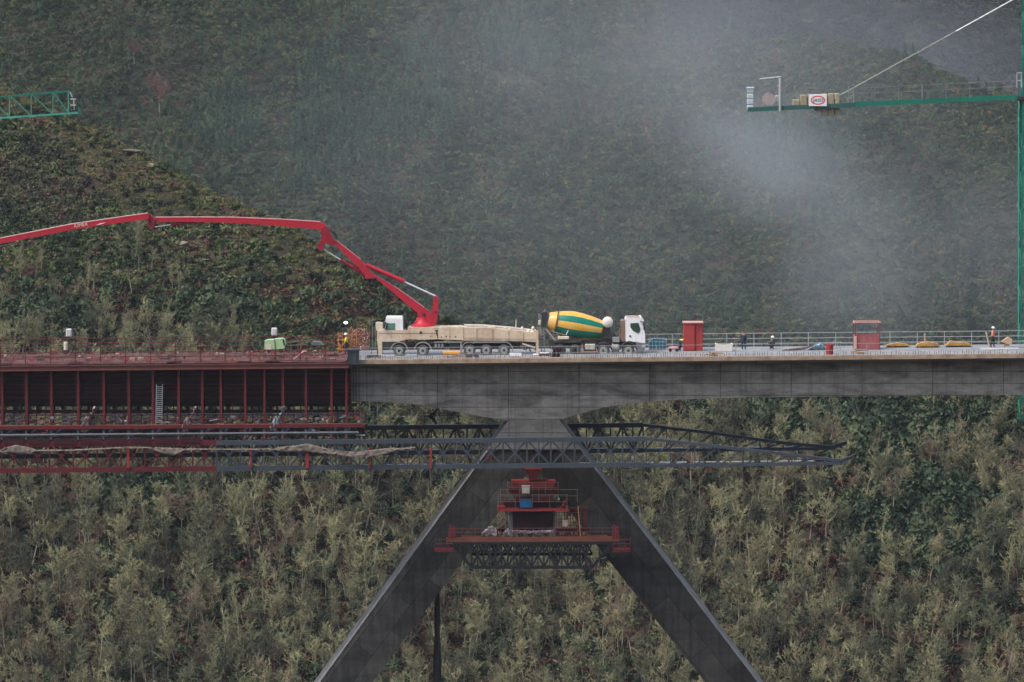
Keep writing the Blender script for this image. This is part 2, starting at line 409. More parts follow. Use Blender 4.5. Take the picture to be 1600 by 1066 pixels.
a = lower & evg & (r_ < .26)
scatter('evergreen_scrub', SH_g, np.stack([x, y, z - .2], -1)[a], RNG.uniform(.7, 1.5, a.sum()), 'dark evergreen bushes on the near slope below the bridge, right', 'bushes')
# leafless wood: the trees that show largest are individuals, the rest one mass
x, y, z, u, v = points(6400, 112, 262, 1.1)
yc = np.interp(x, *C1); r_ = RNG.random(len(x))
keep = (y < yc - 2) & ((v > 650) | (u < 330 + .9 * (v - 480))) & (v > 395 + 60 * np.clip((u - 300) / 300, 0, 1) + 25 * np.sin(u / 45)) & (r_ < np.where(v < 520, .5, 1.0))
ev = blob(u, v, 1230, 650, 130, 40) | blob(u, v, 1400, 690, 110, 50) | blob(u, v, 1440, 830, 110, 60)
keep &= ~(ev & (r_ < .75))
x, y, z, u, v = [k[keep] for k in (x, y, z, u, v)]
order = np.argsort(y)
ind = [i for i in order if 40 < u[i] < 1560 and v[i] < 1150 and v[i] - 100 > 0 and not (v[i] < 745) and not blob(u[i], v[i], 832, 800, 80, 100)][:300]
inds = set(ind)
print('trees', len(x), 'individual', len(ind), 'v range', min(v[i] for i in ind), max(v[i] for i in ind))
places = [('left of the concrete legs', 0, 500), ('behind the left concrete leg', 500, 690), ('between the concrete legs', 690, 960), ('behind the right concrete leg', 960, 1190), ('right of the concrete legs', 1190, 1700)]
for i in ind:
    tm, cm, _ = TREES[int(RNG.integers(len(TREES)))]
    pl = [p for p, a0, b0 in places if a0 <= u[i] < b0][0]
    lvl = 'low on the slope' if v[i] > 950 else 'higher on the slope'
    tr = bpy.data.objects.new('leafless_tree', None); COL.objects.link(tr)
    tr.location = (x[i], y[i], z[i]); s = RNG.uniform(.45, .82); tr.scale = (s, s, s * RNG.uniform(.9, 1.15)); tr.rotation_euler = (RNG.uniform(-.1, .1), RNG.uniform(-.1, .1), RNG.uniform(0, 6.28))
    tag(tr, 'leafless lichen covered tree %s, %s' % (lvl, pl), 'tree', 'leafless trees %s, %s' % (pl, lvl))
    for nm, mm in (('trunk', tm), ('crown', cm)):
        c = bpy.data.objects.new(nm, mm); COL.objects.link(c); c.parent = tr
rest = [i for i in range(len(x)) if i not in inds]
scatter('leafless_woods', [T[2] for T in TREES], np.stack([x, y, z], -1)[rest], np.where(v[rest] < 560, .72, 1.0) * RNG.uniform(.4, .8, len(rest)), 'leafless lichen grey woodland covering the slope across the valley', 'woodland', .1)
def hit(u, v, y0=115, y1=900):
    ys_ = np.arange(y0, y1, 1.0); pz = []
    for yy in ys_:
        p = P(u, v, yy)
        if H(p.x, yy) >= p.z: return Vector((p.x, yy, H(p.x, yy)))
    return P(u, v, y1)
# pale rock outcrops on the spur
M_rock = paint('pale_rock', (.20, .17, .14), .95, .7, (.08, .065, .05), .8, streak=False)
for (uu, vv_, w_, lb) in ((208, 243, 2.2, 'pale bare rock outcrop near the crest of the spur, left'), (240, 262, 1.4, 'small pale rock just below the outcrop near the spur crest'), (328, 301, 1.3, 'small pale rock on the spur crest above the red boom'), (285, 388, 1.5, 'pale scar of bare ground below the red boom'), (318, 418, 1.7, 'longer pale scar of bare ground lower on the spur')):
    p = hit(uu, vv_); vs = [p + Vector((random.gauss(0, w_ * .32), random.gauss(0, .35), random.gauss(.12, .14))) for _ in range(40)]; mb = MB(); mb.hull(vs); tag(mb.build('rock_outcrop', M_rock, None, off=p), lb, 'rock')
# russet round trees on the far slope
RT = bare_tree(7, 3.4, nl=15, rt=.14, twr=.045)
rtm, rcm = meshof('trunk', RT[0], M_bark), meshof('crown', RT[1], M_red)
for (uu, vv_, sc, lb) in ((250, 185, 1.25, 'large round russet bare tree on the far slope, upper left'), (210, 105, .8, 'small reddish bare tree high on the far slope, upper left'), (1215, 112, .5, 'single orange bush high in the mist above the counter-jib')):
    p = hit(uu, vv_); tr = empty('russet_tree', p, lb, 'tree'); tr.scale = (sc,) * 3
    for nm, mm in (('trunk', rtm), ('crown', rcm)):
        c = bpy.data.objects.new(nm, mm); COL.objects.link(c); c.parent = tr

# ---------------------------------------------------------------- haze and drifting mist
hm = bpy.data.materials.new('haze'); hm.use_nodes = True; t = hm.node_tree; t.nodes.remove(t.nodes['Principled BSDF'])
pv = t.nodes.new('ShaderNodeVolumePrincipled'); pv.inputs['Color'].default_value = (.86, .92, 1.0, 1); pv.inputs['Density'].default_value = HAZE_D = .000045; pv.inputs['Anisotropy'].default_value = .2
t.links.new(pv.outputs[0], t.nodes['Material Output'].inputs['Volume'])
mb = MB(); mb.box(-1900, 1900, -1000, 2500, -106, 112)
tag(mb.build('haze', hm), 'thin grey haze filling the valley', 'haze', kind='stuff')
def mist(u, v, Y, ru, rv, ry, rot, dens, label, nr_=(.34, .70, .0, 2.0)):
    k = (Y + 400) / F
    m = bpy.data.materials.new('mist'); m.use_nodes = True; t = m.node_tree; t.nodes.remove(t.nodes['Principled BSDF'])
    pv = t.nodes.new('ShaderNodeVolumePrincipled'); pv.inputs['Color'].default_value = (.90, .94, 1, 1); pv.inputs['Anisotropy'].default_value = .2
    t.links.new(pv.outputs[0], t.nodes['Material Output'].inputs['Volume'])
    tc = t.nodes.new('ShaderNodeTexCoord'); ln = t.nodes.new('ShaderNodeVectorMath'); ln.operation = 'LENGTH'; t.links.new(tc.outputs['Object'], ln.inputs[0])
    mr = t.nodes.new('ShaderNodeMapRange'); mr.interpolation_type = 'SMOOTHSTEP'; t.links.new(ln.outputs['Value'], mr.inputs[0])
    for i, q_ in enumerate((0.0, .98, 1.0, 0.0)): mr.inputs[1 + i].default_value = q_
    nz = noise(t, vscale(t, geo(t), (1, .6, .8)), .040, 4, .6, .8); nr = t.nodes.new('ShaderNodeMapRange'); t.links.new(nz, nr.inputs[0])
    for i, q_ in enumerate(nr_): nr.inputs[1 + i].default_value = q_
    mu = t.nodes.new('ShaderNodeMath'); mu.operation = 'MULTIPLY'; t.links.new(mr.outputs[0], mu.inputs[0]); t.links.new(nr.outputs[0], mu.inputs[1])
    m2 = t.nodes.new('ShaderNodeMath'); m2.operation = 'MULTIPLY'; t.links.new(mu.outputs[0], m2.inputs[0]); m2.inputs[1].default_value = dens; t.links.new(m2.outputs[0], pv.inputs['Density'])
    import bmesh
    bm = bmesh.new(); bmesh.ops.create_icosphere(bm, subdivisions=3, radius=1.0); me = bpy.data.meshes.new('mist'); bm.to_mesh(me); bm.free(); me.materials.append(m)
    o = bpy.data.objects.new('mist', me); COL.objects.link(o); o.location = P(u, v, Y); o.scale = (ru * k, ry, rv * k); o.rotation_euler = (0, math.radians(rot), 0)
    tag(o, label, 'mist', kind='stuff')
mist(1220, 265, 400, 260, 140, 60, 18, .0052, 'bright wisp of mist below the counter-jib', (.30, .72, .15, 1.9))
mist(1325, 420, 420, 190, 200, 50, -14, .0030, 'trail of mist sinking towards the deck, right')
mist(1080, 60, 430, 700, 280, 70, 8, .0034, 'wide bank of mist along the top of the mountain', (.28, .74, .45, 1.5))
mist(1540, 380, 420, 360, 260, 60, 0, .0028, 'mist drifting behind the green crane mast', (.3, .72, .4, 1.6))
mist(860, 300, 440, 900, 420, 60, 15, .0018, 'faint veil of mist before the whole far mountain', (.25, .75, .6, 1.4))
mist(1480, 80, 735, 380, 170, 32, 20, .0040, 'thin mist lying behind the upper right ridge', (.28, .74, .5, 1.4))
# ================================================================ bridge
def XZ(u, v, Y): p = P(u, v, Y); return (p.x, p.z)
def XZs(pts, Y): return [XZ(u, v, Y) for u, v in pts]
def XU(u, Y): return P(u, 560, Y).x
def ve(u): return 569.0 - .0094 * u           # top of the slab's near edge in the picture
_xa, _za = XZ(0, ve(0), 0); _xb, _zb = XZ(1600, ve(1600), 0)
def dz(x): return _za + (_zb - _za) * (x - _xa) / (_xb - _xa)      # deck level
def D(u, Y, h=0.0): x = XU(u, Y); return Vector((x, Y, dz(x) + h))
SC = lambda Y: (Y + 400) / F                   # metres per picture unit at depth Y
XL, XC, XR = XU(-500, 0), XU(547, 0), XU(2200, 0)   # far left end, construction joint, far right end

def concrete(name, base, dark, lines=True,  tilt=0.0, bw=5.0, bh=1.25, contrast=.5):
    m, t, b, N = nt(name); g = geo(t)
    cxyz = N('ShaderNodeCombineXYZ')     # brick pattern laid along the member's own axis
    for i_, dv in enumerate(((math.cos(tilt), .13, math.sin(tilt)), (-math.sin(tilt), .0, math.cos(tilt)))):
        vm = N('ShaderNodeVectorMath'); vm.operation = 'DOT_PRODUCT'; t.links.new(g, vm.inputs[0]); vm.inputs[1].default_value = dv; t.links.new(vm.outputs['Value'], cxyz.inputs[i_])
    m2 = cxyz
    br = N('ShaderNodeTexBrick'); br.offset = .0 if lines else .5; t.links.new(m2.outputs[0], br.inputs['Vector'])
    br.inputs['Color1'].default_value = (1, 1, 1, 1); br.inputs['Color2'].default_value = (1 - contrast,) * 3 + (1,); br.inputs['Mortar'].default_value = (.22, .22, .22, 1)
    br.inputs['Scale'].default_value = 1; br.inputs['Mortar Size'].default_value = .028; br.inputs['Mortar Smooth'].default_value = .3
    br.inputs['Brick Width'].default_value = bw; br.inputs['Row Height'].default_value = bh
    st = noise(t, vscale(t, g, (.5, .5, 1.6) if lines else (1.4, 1.4, .16)), 1.5, 6, .7, .3)
    pt = noise(t, vscale(t, g, (.22, .5, .75)), 1.0, 5, .6, .6)
    fn = noise(t, g, 9, 4, .7)
    c = mix(t, ramp(t, pt, [(.40, (0, 0, 0)), (.66, (1, 1, 1))]), base, dark)
    c = mix(t, .5 if lines else .75, c, ramp(t, st, [(.35, (.55, .55, .55)), (.5, (.9, .9, .9)), (.72, (1.3, 1.28, 1.22))]), 'MULTIPLY')
    c = mix(t, .5, c, ramp(t, fn, [(.3, (.6, .6, .6)), (.7, (1.3, 1.3, 1.3))]), 'MULTIPLY')
    c = mix(t, 1.0, c, br.outputs[0], 'MULTIPLY')
    dr_ = noise(t, vscale(t, g, (1.6, 1.6, .10)), 1.1, 5, .65)      # rain drips
    c = mix(t, .6, c, ramp(t, dr_, [(.38, (.62, .62, .62)), (.5, (1, 1, 1)), (.66, (1, 1, 1)), (.74, (1.35, 1.33, 1.28))]), 'MULTIPLY')
    t.links.new(c, b.inputs['Base Color']); b.inputs['Roughness'].default_value = .85; b.inputs['Specular IOR Level'].default_value = .12
    bp = N('ShaderNodeBump'); bp.inputs['Distance'].default_value = .03; t.links.new(fn, bp.inputs['Height']); t.links.new(bp.outputs[0], b.inputs['Normal'])
    return m
M_web = concrete('web_concrete', (.43, .39, .33), (.18, .16, .135), True, 0, 6.2, 1.05, .12)
M_legL = concrete('dark_leg_concrete', (.092, .090, .084), (.052, .051, .048), False, math.atan2(.803, .596), 5.6, 1.9, .5)  # dark leg concrete, the right leg's copy darker still
M_legR = concrete('darker_leg_concrete', (.062, .060, .056), (.036, .035, .034), False, math.atan2(-.79, .613), 5.6, 1.9, .5)
M_deck = paint('deck_concrete', (.25, .25, .25), .5, .7, (.10, .10, .10), .5, streak=False)
M_edge = paint('rusty_edge', (.36, .27, .19), .8, .8, (.16, .085, .05), 1.2, streak=False)
M_slate = paint('slate_steel', (.055, .067, .082), .5, .5, (.03, .034, .04), 1.5, spec=.25)
M_cream_ = paint('cream_rag', (.42, .36, .30), .9, .6, (.2, .15, .12), 3)
M_pipe = paint('dull_pipe', (.11, .12, .13), .5, .5, None, 2)
M_slate2 = paint('slate_steel_light', (.19, .21, .235), .5, .4, (.09, .1, .11), 1.5, spec=.3)
M_red = paint('oxide_red_steel', (.12, .016, .021), .5, .6, (.06, .015, .015), 1.0)
M_redd = paint('dark_red_steel', (.042, .007, .012), .6, .6, (.02, .008, .01), 1.0)
M_redl = paint('bright_red_steel', (.30, .035, .035), .45, .4, (.15, .03, .03), 1.0)
M_rust = paint('rust_bars', (.17, .075, .05), .8, .6, (.07, .035, .03), 2)
M_galv = paint('galvanised', (.42, .44, .45), .4, .4, (.2, .2, .2), 2, metal=.2)
M_black = paint('black_rubber', (.022, .022, .024), .7, .3, None, 3)
M_white = paint('white_paint', (.80, .80, .80), .35, .25, (.45, .43, .40), 2)
M_wood = paint('timber', (.32, .21, .12), .8, .5, None, 1)
M_net = paint('tan_netting', (.17, .14, .115), .95, .8, (.07, .055, .05), 2, streak=False)
M_dark = paint('dark_grime', (.030, .030, .034), .7, .4, None, 2)

bridge = empty('concrete_bridge', (0, 0, 0), 'grey concrete bridge deck on a pair of splayed concrete legs', 'bridge')
# deck slab with cantilever wings
mb = MB()
def slab(x0, x1, mb):
    prof = [(0, 0), (12, 0), (12, -.32), (9.6, -.75), (2.4, -.75), (0, -.32)]
    a, b2 = dz(x0), dz(x1); n = len(prof)
    vs = [(x0, y, a + z) for y, z in prof] + [(x1, y, b2 + z) for y, z in prof]
    mb.add(vs, [tuple(range(n - 1, -1, -1)), tuple(range(n, 2 * n))] + [(i, (i + 1) % n, n + (i + 1) % n, n + i) for i in range(n)])
slab(XC, XR, mb); mb.build('deck_slab', M_deck, bridge)
mb = MB()   # rusty upstand and form strip along the near edge
for x0, x1 in ((XC + .4, XR),):
    mb.add([(x, y, dz(x) + z) for x in (x0, x1) for y, z in ((-.02, .07), (.18, .07), (.18, .004), (-.02, .004))], [(3, 2, 1, 0), (4, 5, 6, 7), (0, 1, 5, 4), (1, 2, 6, 5), (2, 3, 7, 6), (3, 0, 4, 7)])
    mb.add([(x, y, dz(x) + z) for x in (x0, x1) for y, z in ((-.10, -.30), (-.004, -.30), (-.004, .0), (-.10, .0))], [(0, 1, 2, 3), (7, 6, 5, 4), (4, 5, 1, 0), (5, 6, 2, 1), (6, 7, 3, 2), (7, 4, 0, 3)])
mb.build('edge_strip', M_edge, bridge)
# box girder, haunched over the legs
sof = [(547, 627), (600, 628), (640, 631), (665, 634.5), (700, 641), (750, 650.5), (790, 657), (870, 657), (900, 648.5), (940, 637.5), (985, 630), (1060, 624.5), (1150, 621.5), (1300, 620), (1600, 617), (2200, 611)]
mb = MB(); pts = XZs(sof, 2.5); x0, x1 = pts[0][0], pts[-1][0]
mb.prism([(x0, dz(x0) - .70)] + pts + [(x1, dz(x1) - .70)], 2.5, 9.5)
mb.build('box_girder', M_web, bridge)
# legs
BV = 2330
def lineu(u0, v0, s, v): return u0 + s * (v - v0)
mb = MB()
mb.prism(XZs([(797, 656), (833, 656), (833, 728), (lineu(833, 728, -.742, BV), BV), (lineu(797, 657, -.726, BV), BV)], 2.2), 2.2, 10.2)
mb.build('leg', M_legL, bridge)
mb = MB()
mb.prism(XZs([(834, 656), (871, 656), (lineu(872, 657, .762, BV), BV), (lineu(834, 728, .793, BV), BV), (834, 728)], 2.2), 2.2, 10.2)
mb.build('leg', M_legR, bridge)
M_cap = concrete('pale_pier_head', (.22, .21, .185), (.13, .125, .12), True, 0, 20, 1.6, .1)
mb = MB(); mb.prism(XZs([(795, 655.5), (873, 655.5), (909, 702), (762, 702)], 2.15), 2.0, 2.19); mb.build('pier_head', M_cap, bridge)
M_leglit = concrete('sky_lit_leg_top', (.34, .33, .31), (.20, .195, .185), False, 0, 30, 30, .05)
mb = MB()   # thin skin on each leg's upper face, sky light painted in as paler concrete
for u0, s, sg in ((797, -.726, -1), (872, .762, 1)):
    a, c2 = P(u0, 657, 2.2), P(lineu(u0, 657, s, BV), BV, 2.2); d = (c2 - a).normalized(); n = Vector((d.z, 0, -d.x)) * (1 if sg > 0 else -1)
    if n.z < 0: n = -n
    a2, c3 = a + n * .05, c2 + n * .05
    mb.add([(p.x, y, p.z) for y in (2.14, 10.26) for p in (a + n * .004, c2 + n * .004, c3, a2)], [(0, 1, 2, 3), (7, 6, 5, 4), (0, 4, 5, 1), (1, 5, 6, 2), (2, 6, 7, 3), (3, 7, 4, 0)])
mb.build('leg_lit_skin', M_leglit, bridge)
# starter bars along the near edge
mb = MB(); u = 560
while u < 1640:
    p = D(u, .35 + random.uniform(-.1, .1)); h = random.uniform(.22, .5); mb.bar(p, p + Vector((random.uniform(-.04, .04), 0, h)), .035); u += random.choice([3.0, 3.6, 4.2, 7.5])
tag(mb.build('starter_bars', M_rust, bridge), kind='stuff')
# ---------------------------------------------------------------- railings
def railing(name, u0, u1, Y, step, h, rails, mat, label, r=.025, mesh=None, base=0.0, group=None):
    o = empty(name, D((u0 + u1) / 2, Y, base), label, 'railing', group)
    u = u0
    while u <= u1 + .1:
        mb = MB(); p = D(u, Y, base); mb.tube(p, p + Vector((0, 0, h)), r * 1.3, n=5); u += step
        mb.build('post', mat, o)
    for k in rails: mb = MB(); mb.tube(D(u0, Y, base + k), D(u1, Y, base + k), r, n=5); mb.build('rail', mat, o)
    if mesh:
        mb = MB(); u = u0
        while u < u1:
            p = D(u, Y + .04, base); mb.bar(p + Vector((0, 0, mesh[0])), p + Vector((0, 0, mesh[1])), .03, .012); u += 4
        for k in range(5): zz = mesh[0] + (mesh[1] - mesh[0]) * k / 4; mb.bar(D(u0, Y + .04, base + zz), D(u1, Y + .04, base + zz), .02, .02)
        mb.build('mesh_panel', paint('reddish_mesh', (.26, .13, .13), .7, .6, (.35, .3, .3), 2), o)
    return o
railing('guard_rail', 1008, 1750, 11.8, 42.5, 1.25, (1.22, .75, .3), M_galv, 'long pale grey railing on the far edge of the finished deck')
railing('cable_rail', 575, 1750, .15, 41.0, 1.1, (1.08, .5), M_galv, 'thin grey wire railing on the near edge, in front of the trucks', r=.014)
railing('guard_rail', -350, 545, 11.9, 39.0, 1.35, (1.32, .9, .5), M_red, 'red railing on the far edge of the formwork deck', r=.03)
railing('guard_rail', -350, 543, -.75, 39.0, 1.05, (1.02, .6, .12), M_red, 'red mesh-filled railing on the near edge of the formwork deck', r=.03, mesh=(.2, .75))
# ---------------------------------------------------------------- lattice girders
def lattice(mb_top, mb_bot, mb_lat, us, vt, vb, Y, cw, ch, dw, xpat, vert=True, chords=True):
    """one lattice plane at depth Y between the picture rows vt(u), vb(u) at the nodes us"""
    T = [P(u, vt(u), Y) for u in us]; B = [P(u, vb(u), Y) for u in us]
    if chords:
        for a, b in zip(T, T[1:]): mb_top.bar(a, b, cw, ch)
        for a, b in zip(B, B[1:]): mb_bot.bar(a, b, cw, ch)
    for i in range(len(us) - 1):
        if xpat == 'x':
            mb_lat.bar(T[i], B[i + 1], dw, dw * .8); mb_lat.bar(B[i] + Vector((0, .02, 0)), T[i + 1] + Vector((0, .02, 0)), dw, dw * .8)
            if vert: m0, m1 = (T[i] + T[i + 1]) / 2, (B[i] + B[i + 1]) / 2; mb_lat.bar(m0, m1, dw * .55)
        elif xpat == 'w':
            m0 = (T[i] + T[i + 1]) / 2; m1 = (B[i] + B[i + 1]) / 2
            mb_lat.bar(T[i], m1, dw * 1.2); mb_lat.bar(m1, T[i + 1], dw * 1.2)
            mb_lat.bar(m0, m1, dw * .8)
        elif xpat == 's':
            mb_lat.bar(B[i], T[i + 1], dw)
        if vert: mb_lat.bar(T[i], B[i], dw * .8)
def girder(label, Y0, Y1, vt, vb, joint, noseu, nt_, nb_, tip, glint_pat, per=37.3):
    o = empty('truss_girder', P(500, vb(500), (Y0 + Y1) / 2), label, 'truss')
    def seg(us, m1, m2, nm, pat='x'):
        t_, b_, l_ = MB(), MB(), MB()
        for Y in (Y0, Y1): lattice(t_, b_, l_, us, vt, vb, Y, .36, .40, .16, pat)
        for i, u in enumerate(us): l_.bar(P(u, vb(u), Y0), P(u, vb(u), Y1), .12); l_.bar(P(u, vt(u), Y0), P(u, vt(u), Y1), .10)
        t_.build('top_chord', m1, o); b_.build('bottom_chord', m1, o); l_.build('web_lattice', m2, o)
    us = [786 + per * k for k in range(-34, 6)]
    lo = [u for u in us if u <= joint + per / 2]; hi = [u for u in us if not lo or u >= lo[-1]]
    if len(lo) > 1: seg(lo, M_red, M_red, 'red', glint_pat[1])
    if hi[-1] < noseu: hi.append(noseu)
    seg(hi, M_slate, M_slate, 'slate', glint_pat[1])
    # launching nose
    n = empty_part('launching_nose', o); t_, b_, l_ = MB(), MB(), MB()
    us = [noseu + (nt_[-1][0] - noseu) * k / 8 for k in range(9)]
    ft = lambda u: float(np.interp(u, [p[0] for p in nt_], [p[1] for p in nt_])); fb = lambda u: float(np.interp(u, [p[0] for p in nb_], [p[1] for p in nb_]))
    for Y in (Y0, Y1): lattice(t_, b_, l_, us, ft, fb, Y, .30, .26, .12, 's')
    for Y in (Y0, Y1):
        t_.bar(P(us[-1], ft(us[-1]), Y), P(tip[0], tip[1], Y), .22, .22); b_.bar(P(us[-1], fb(us[-1]), Y), P(tip[0] - 1, tip[1] + 2.5, Y), .22, .22)
    for k in range(9): l_.bar(P(us[k], fb(us[k]), Y0), P(us[k], fb(us[k]), Y1), .1); l_.bar(P(us[k], ft(us[k]), Y0), P(us[k], ft(us[k]), Y1), .09)
    for k in range(4): uu = us[-1] + (tip[0] - us[-1]) * (k + .5) / 4; vv2 = ft(us[-1]) + (tip[1] - ft(us[-1])) * (k + .5) / 4; l_.bar(P(uu, vv2, Y0), P(uu, vv2, Y1), .1)
    t_.build('nose_top_chord', M_slate, n); b_.build('nose_bottom_chord', M_slate, n); l_.build('nose_lattice', M_slate, n)
    # pale strips added for the wet glints on the bottom cross bracing
    mb = MB()
    for (a, b2) in glint_pat[0]:
        u = a
        while u < b2:
            p, q = P(u, vb(u) - 3.2, (Y0 + Y1) / 2), P(u + 16, vb(u + 16) - 3.2, (Y0 + Y1) / 2); mb.bar(p, q, .7, .06); u += random.choice([20, 26, 37])
    mb.build('wet_glint_strips', M_galv, o)
    return o
def empty_part(name, parent, loc=None):
    o = bpy.data.objects.new(name, None); COL.objects.link(o); o.parent = parent; o.empty_display_size = .2
    if loc is not None: o.location = Vector(loc) - parent_world(parent)
    return o
near_g = girder('near steel truss girder in front of the concrete legs, red at its left end', -2.3, -1.0, lambda u: 695.3 - .0094 * u, lambda u: 735.6 - .0094 * u, 325, 1010,
       [(1010, 685.7), (1125, 698), (1313, 720)], [(1010, 727.5), (1130, 727), (1270, 724.5), (1313, 723.5)], (1334, 712), ([(560, 720), (905, 1270)], 'x'))
far_g = girder('far steel truss girder running behind the concrete legs', 11.4, 12.7, lambda u: 673.6 - .0094 * u, lambda u: 713.2 - .0094 * u, -2000, 1005,
       [(1005, 664.3), (1116, 677), (1213, 691), (1297, 698.5)], [(1005, 704), (1130, 703), (1250, 701.5), (1297, 701)], (1323, 691), ([(560, 700), (905, 1260)], 'w'))
# red stiffeners on the near girder and its bracing
mb = MB()
for u, w_ in ((480, 5), (200, 4), (673, 3), (577, 2.5), (392, 2)):
    mb.prism(XZs([(u - w_ / 2, 700), (u + w_ / 2, 700), (u + w_ / 2, 732), (u - w_ / 2, 732)], -2.6), -2.62, -2.48)
mb.build('red_stiffeners', M_redl, near_g)
for u in (336.5, 832 - 53):    # bolted flange plates
    pass
mb = MB(); mb.lathe(P(617 + 150, 714, -.7), (0, 1, 0), [(0, .35), (.5, .35)], 12); mb.build('red_jack', M_redl, near_g)
# ---------------------------------------------------------------- red travelling formwork
fw = empty('travelling_formwork', D(200, 2, -5), 'oxide red steel formwork hung below the unfinished left end of the deck', 'formwork')
UB = [-280, -240, -200, -160, -120, -78, -38, 3, 41, 80, 122, 162, 201, 239, 279, 316, 345, 383, 413, 442, 478, 518, 541]
s_ = lambda u: -.0094 * u
for u in UB:
    mb = MB(); xa, xb = XZ(u - 1.2, 600, -.55)[0], XZ(u + 1.2, 600, -.55)[0]; w_ = .11; x = (xa + xb) / 2
    z0 = XZ(u, 576 + s_(u), -.5)[1]; z1 = XZ(u, 632, -.5)[1]; z2 = XZ(u, 665, -.5)[1]
    mb.box(x - w_, x + w_, -.62, -.52, z2, z0)                       # front flange
    mb.prism([(x - .03, z0), (x + .03, z0), (x + .03, z1), (x - .03, z1)], -.52, 2.3)
    mb.prism([(x - .03, z1), (x + .03, z1), (x + .03, z2), (x - .03, z2)], -.52, .9)
    mb.build('rib_frame', M_red, fw)
mb = MB(); u0, u1 = -400, 546
zt, zb = XZ(200, 577, 2.4)[1], XZ(200, 628, 2.4)[1]
mb.box(XL, XC, 2.32, 2.42, zb, zt); mb.box(XL, XC, 2.42, 9.5, zb - .12, zb); mb.box(XL, XC, 9.5, 9.6, zb, zt - .1)
mb.build('side_shutter', M_redd, fw)
mb = MB()
for v in (585, 592, 600.5, 606, 612.5, 621): z = XZ(200, v, 2.2)[1]; mb.box(XL, XC, 2.16, 2.30, z - .045, z + .045)
mb.build('waling_bars', M_redl, fw)
mb = MB()      # slab soffit form with its rusty edge beam
for x0, x1 in ((XL, XC - .05),):
    mb.add([(x, y, dz(x) + z) for x in (x0, x1) for y, z in ((-.9, -.10), (2.3, -.62), (2.3, -.75), (-.9, -.55))], [(3, 2, 1, 0), (4, 5, 6, 7), (0, 1, 5, 4), (1, 2, 6, 5), (2, 3, 7, 6), (3, 0, 4, 7)])
    mb.add([(x, y, dz(x) + z) for x in (x0, x1) for y, z in ((9.6, -.62), (12.2, -.10), (12.2, -.4), (9.6, -.75))], [(3, 2, 1, 0), (4, 5, 6, 7), (0, 1, 5, 4), (1, 2, 6, 5), (2, 3, 7, 6), (3, 0, 4, 7)])
    mb.add([(x, y, dz(x) + z) for x in (x0, x1) for y, z in ((2.3, -.66), (9.6, -.66), (9.6, -.8), (2.3, -.8))], [(3, 2, 1, 0), (4, 5, 6, 7), (0, 1, 5, 4), (1, 2, 6, 5), (2, 3, 7, 6), (3, 0, 4, 7)])
mb.build('soffit_form', M_redd, fw)
M_redrust = paint('rusty_red_beam', (.17, .06, .045), .7, .8, (.12, .03, .03), .8, streak=False)
mb = MB()
mb.bar(D(-500, -.97, -.32), D(545, -.97, -.32), .1, .42); mb.bar(D(-500, -1.05, -.13), D(545, -1.05, -.13), .16, .06); mb.bar(D(-500, -1.05, -.52), D(545, -1.05, -.52), .16, .06)
mb.build('edge_beam', M_redrust, fw)
# lower walkway
mb = MB()
for Y in (-1.5, -.7): mb.bar(P(-400, 671.5, Y), P(570, 665, Y), .12, .30)
mb.build('walkway_beam', M_red, fw)
mb = MB(); mb.bar(P(-400, 668.5, -1.1), P(572, 662.5, -1.1), .9, .05); mb.build('walkway_deck', M_redrust, fw)
mb = MB()
for dv in (8, 16): mb.tube(P(-400, 667 - dv, -1.5), P(572, 661 - dv, -1.5), .02, n=5)
for k in range(24): u = -380 + 41 * k; mb.tube(P(u, 668, -1.5), P(u, 647, -1.5), .022, n=5)
mb.build('walkway_railing', M_red, fw)
mb = MB(); mb.add([tuple(P(u, v, Y)) for u, v, Y in ((-400, 688, -1.2), (570, 680, -1.2), (570, 676, 2.4), (-400, 684, 2.4))] + [tuple(P(u, v + 1.2, Y)) for u, v, Y in ((-400, 688, -1.2), (570, 680, -1.2), (570, 676, 2.4), (-400, 684, 2.4))], [(0, 1, 2, 3), (7, 6, 5, 4), (0, 4, 5, 1), (1, 5, 6, 2), (2, 6, 7, 3), (3, 7, 4, 0)]); mb.build('lower_platform', M_dark, fw)
mb = MB()
for a, b2 in zip(UB, UB[1:]):
    if b2 > 330: break
    p, q = P(a + 3, 695 + s_(a), -2.5), P(b2 - 3, 686.5 + s_(a), -2.5); mb.box(p.x, q.x, -2.56, -2.5, p.z, q.z)
mb.build('red_kick_plates', M_redd, fw)
mb = MB()
for u in UB: p = P(u, 688 + s_(u), -1.7); q = P(u, 703 + s_(u), -1.7); mb.box(p.x - .16, p.x + .16, -1.75, -1.6, q.z, p.z)
mb.build('hanger_plates', M_red, fw)
M_bit = [M_galv, M_redl, M_slate2, M_cream_, M_redd]
for mi_, nm in enumerate(('pale_fittings', 'red_fittings', 'grey_fittings', 'cream_fittings', 'dark_fittings')):
    mb = MB()
    for k in range((26, 60, 60, 14, 90)[mi_]):
        u = random.uniform(-60, 572); Y = random.choice([-1.3, -.9, .4, 1.6]); v = random.choice([random.uniform(654, 664), random.uniform(673, 686), random.uniform(686, 698)]) + s_(u) * .6
        p = P(u, v, Y); a = random.uniform(-1, 1)
        if random.random() < .5: mb.bar(p, p + Vector((random.uniform(-.8, .8), random.uniform(-.1, .1), random.uniform(-.12, .25))), random.uniform(.05, .12))
        else: mb.bbox(p.x - random.uniform(.06, .22), p.x + .1, Y - .1, Y + .1, p.z - .06, p.z + random.uniform(.05, .2), .02)
    mb.build(nm, M_bit[mi_], fw)
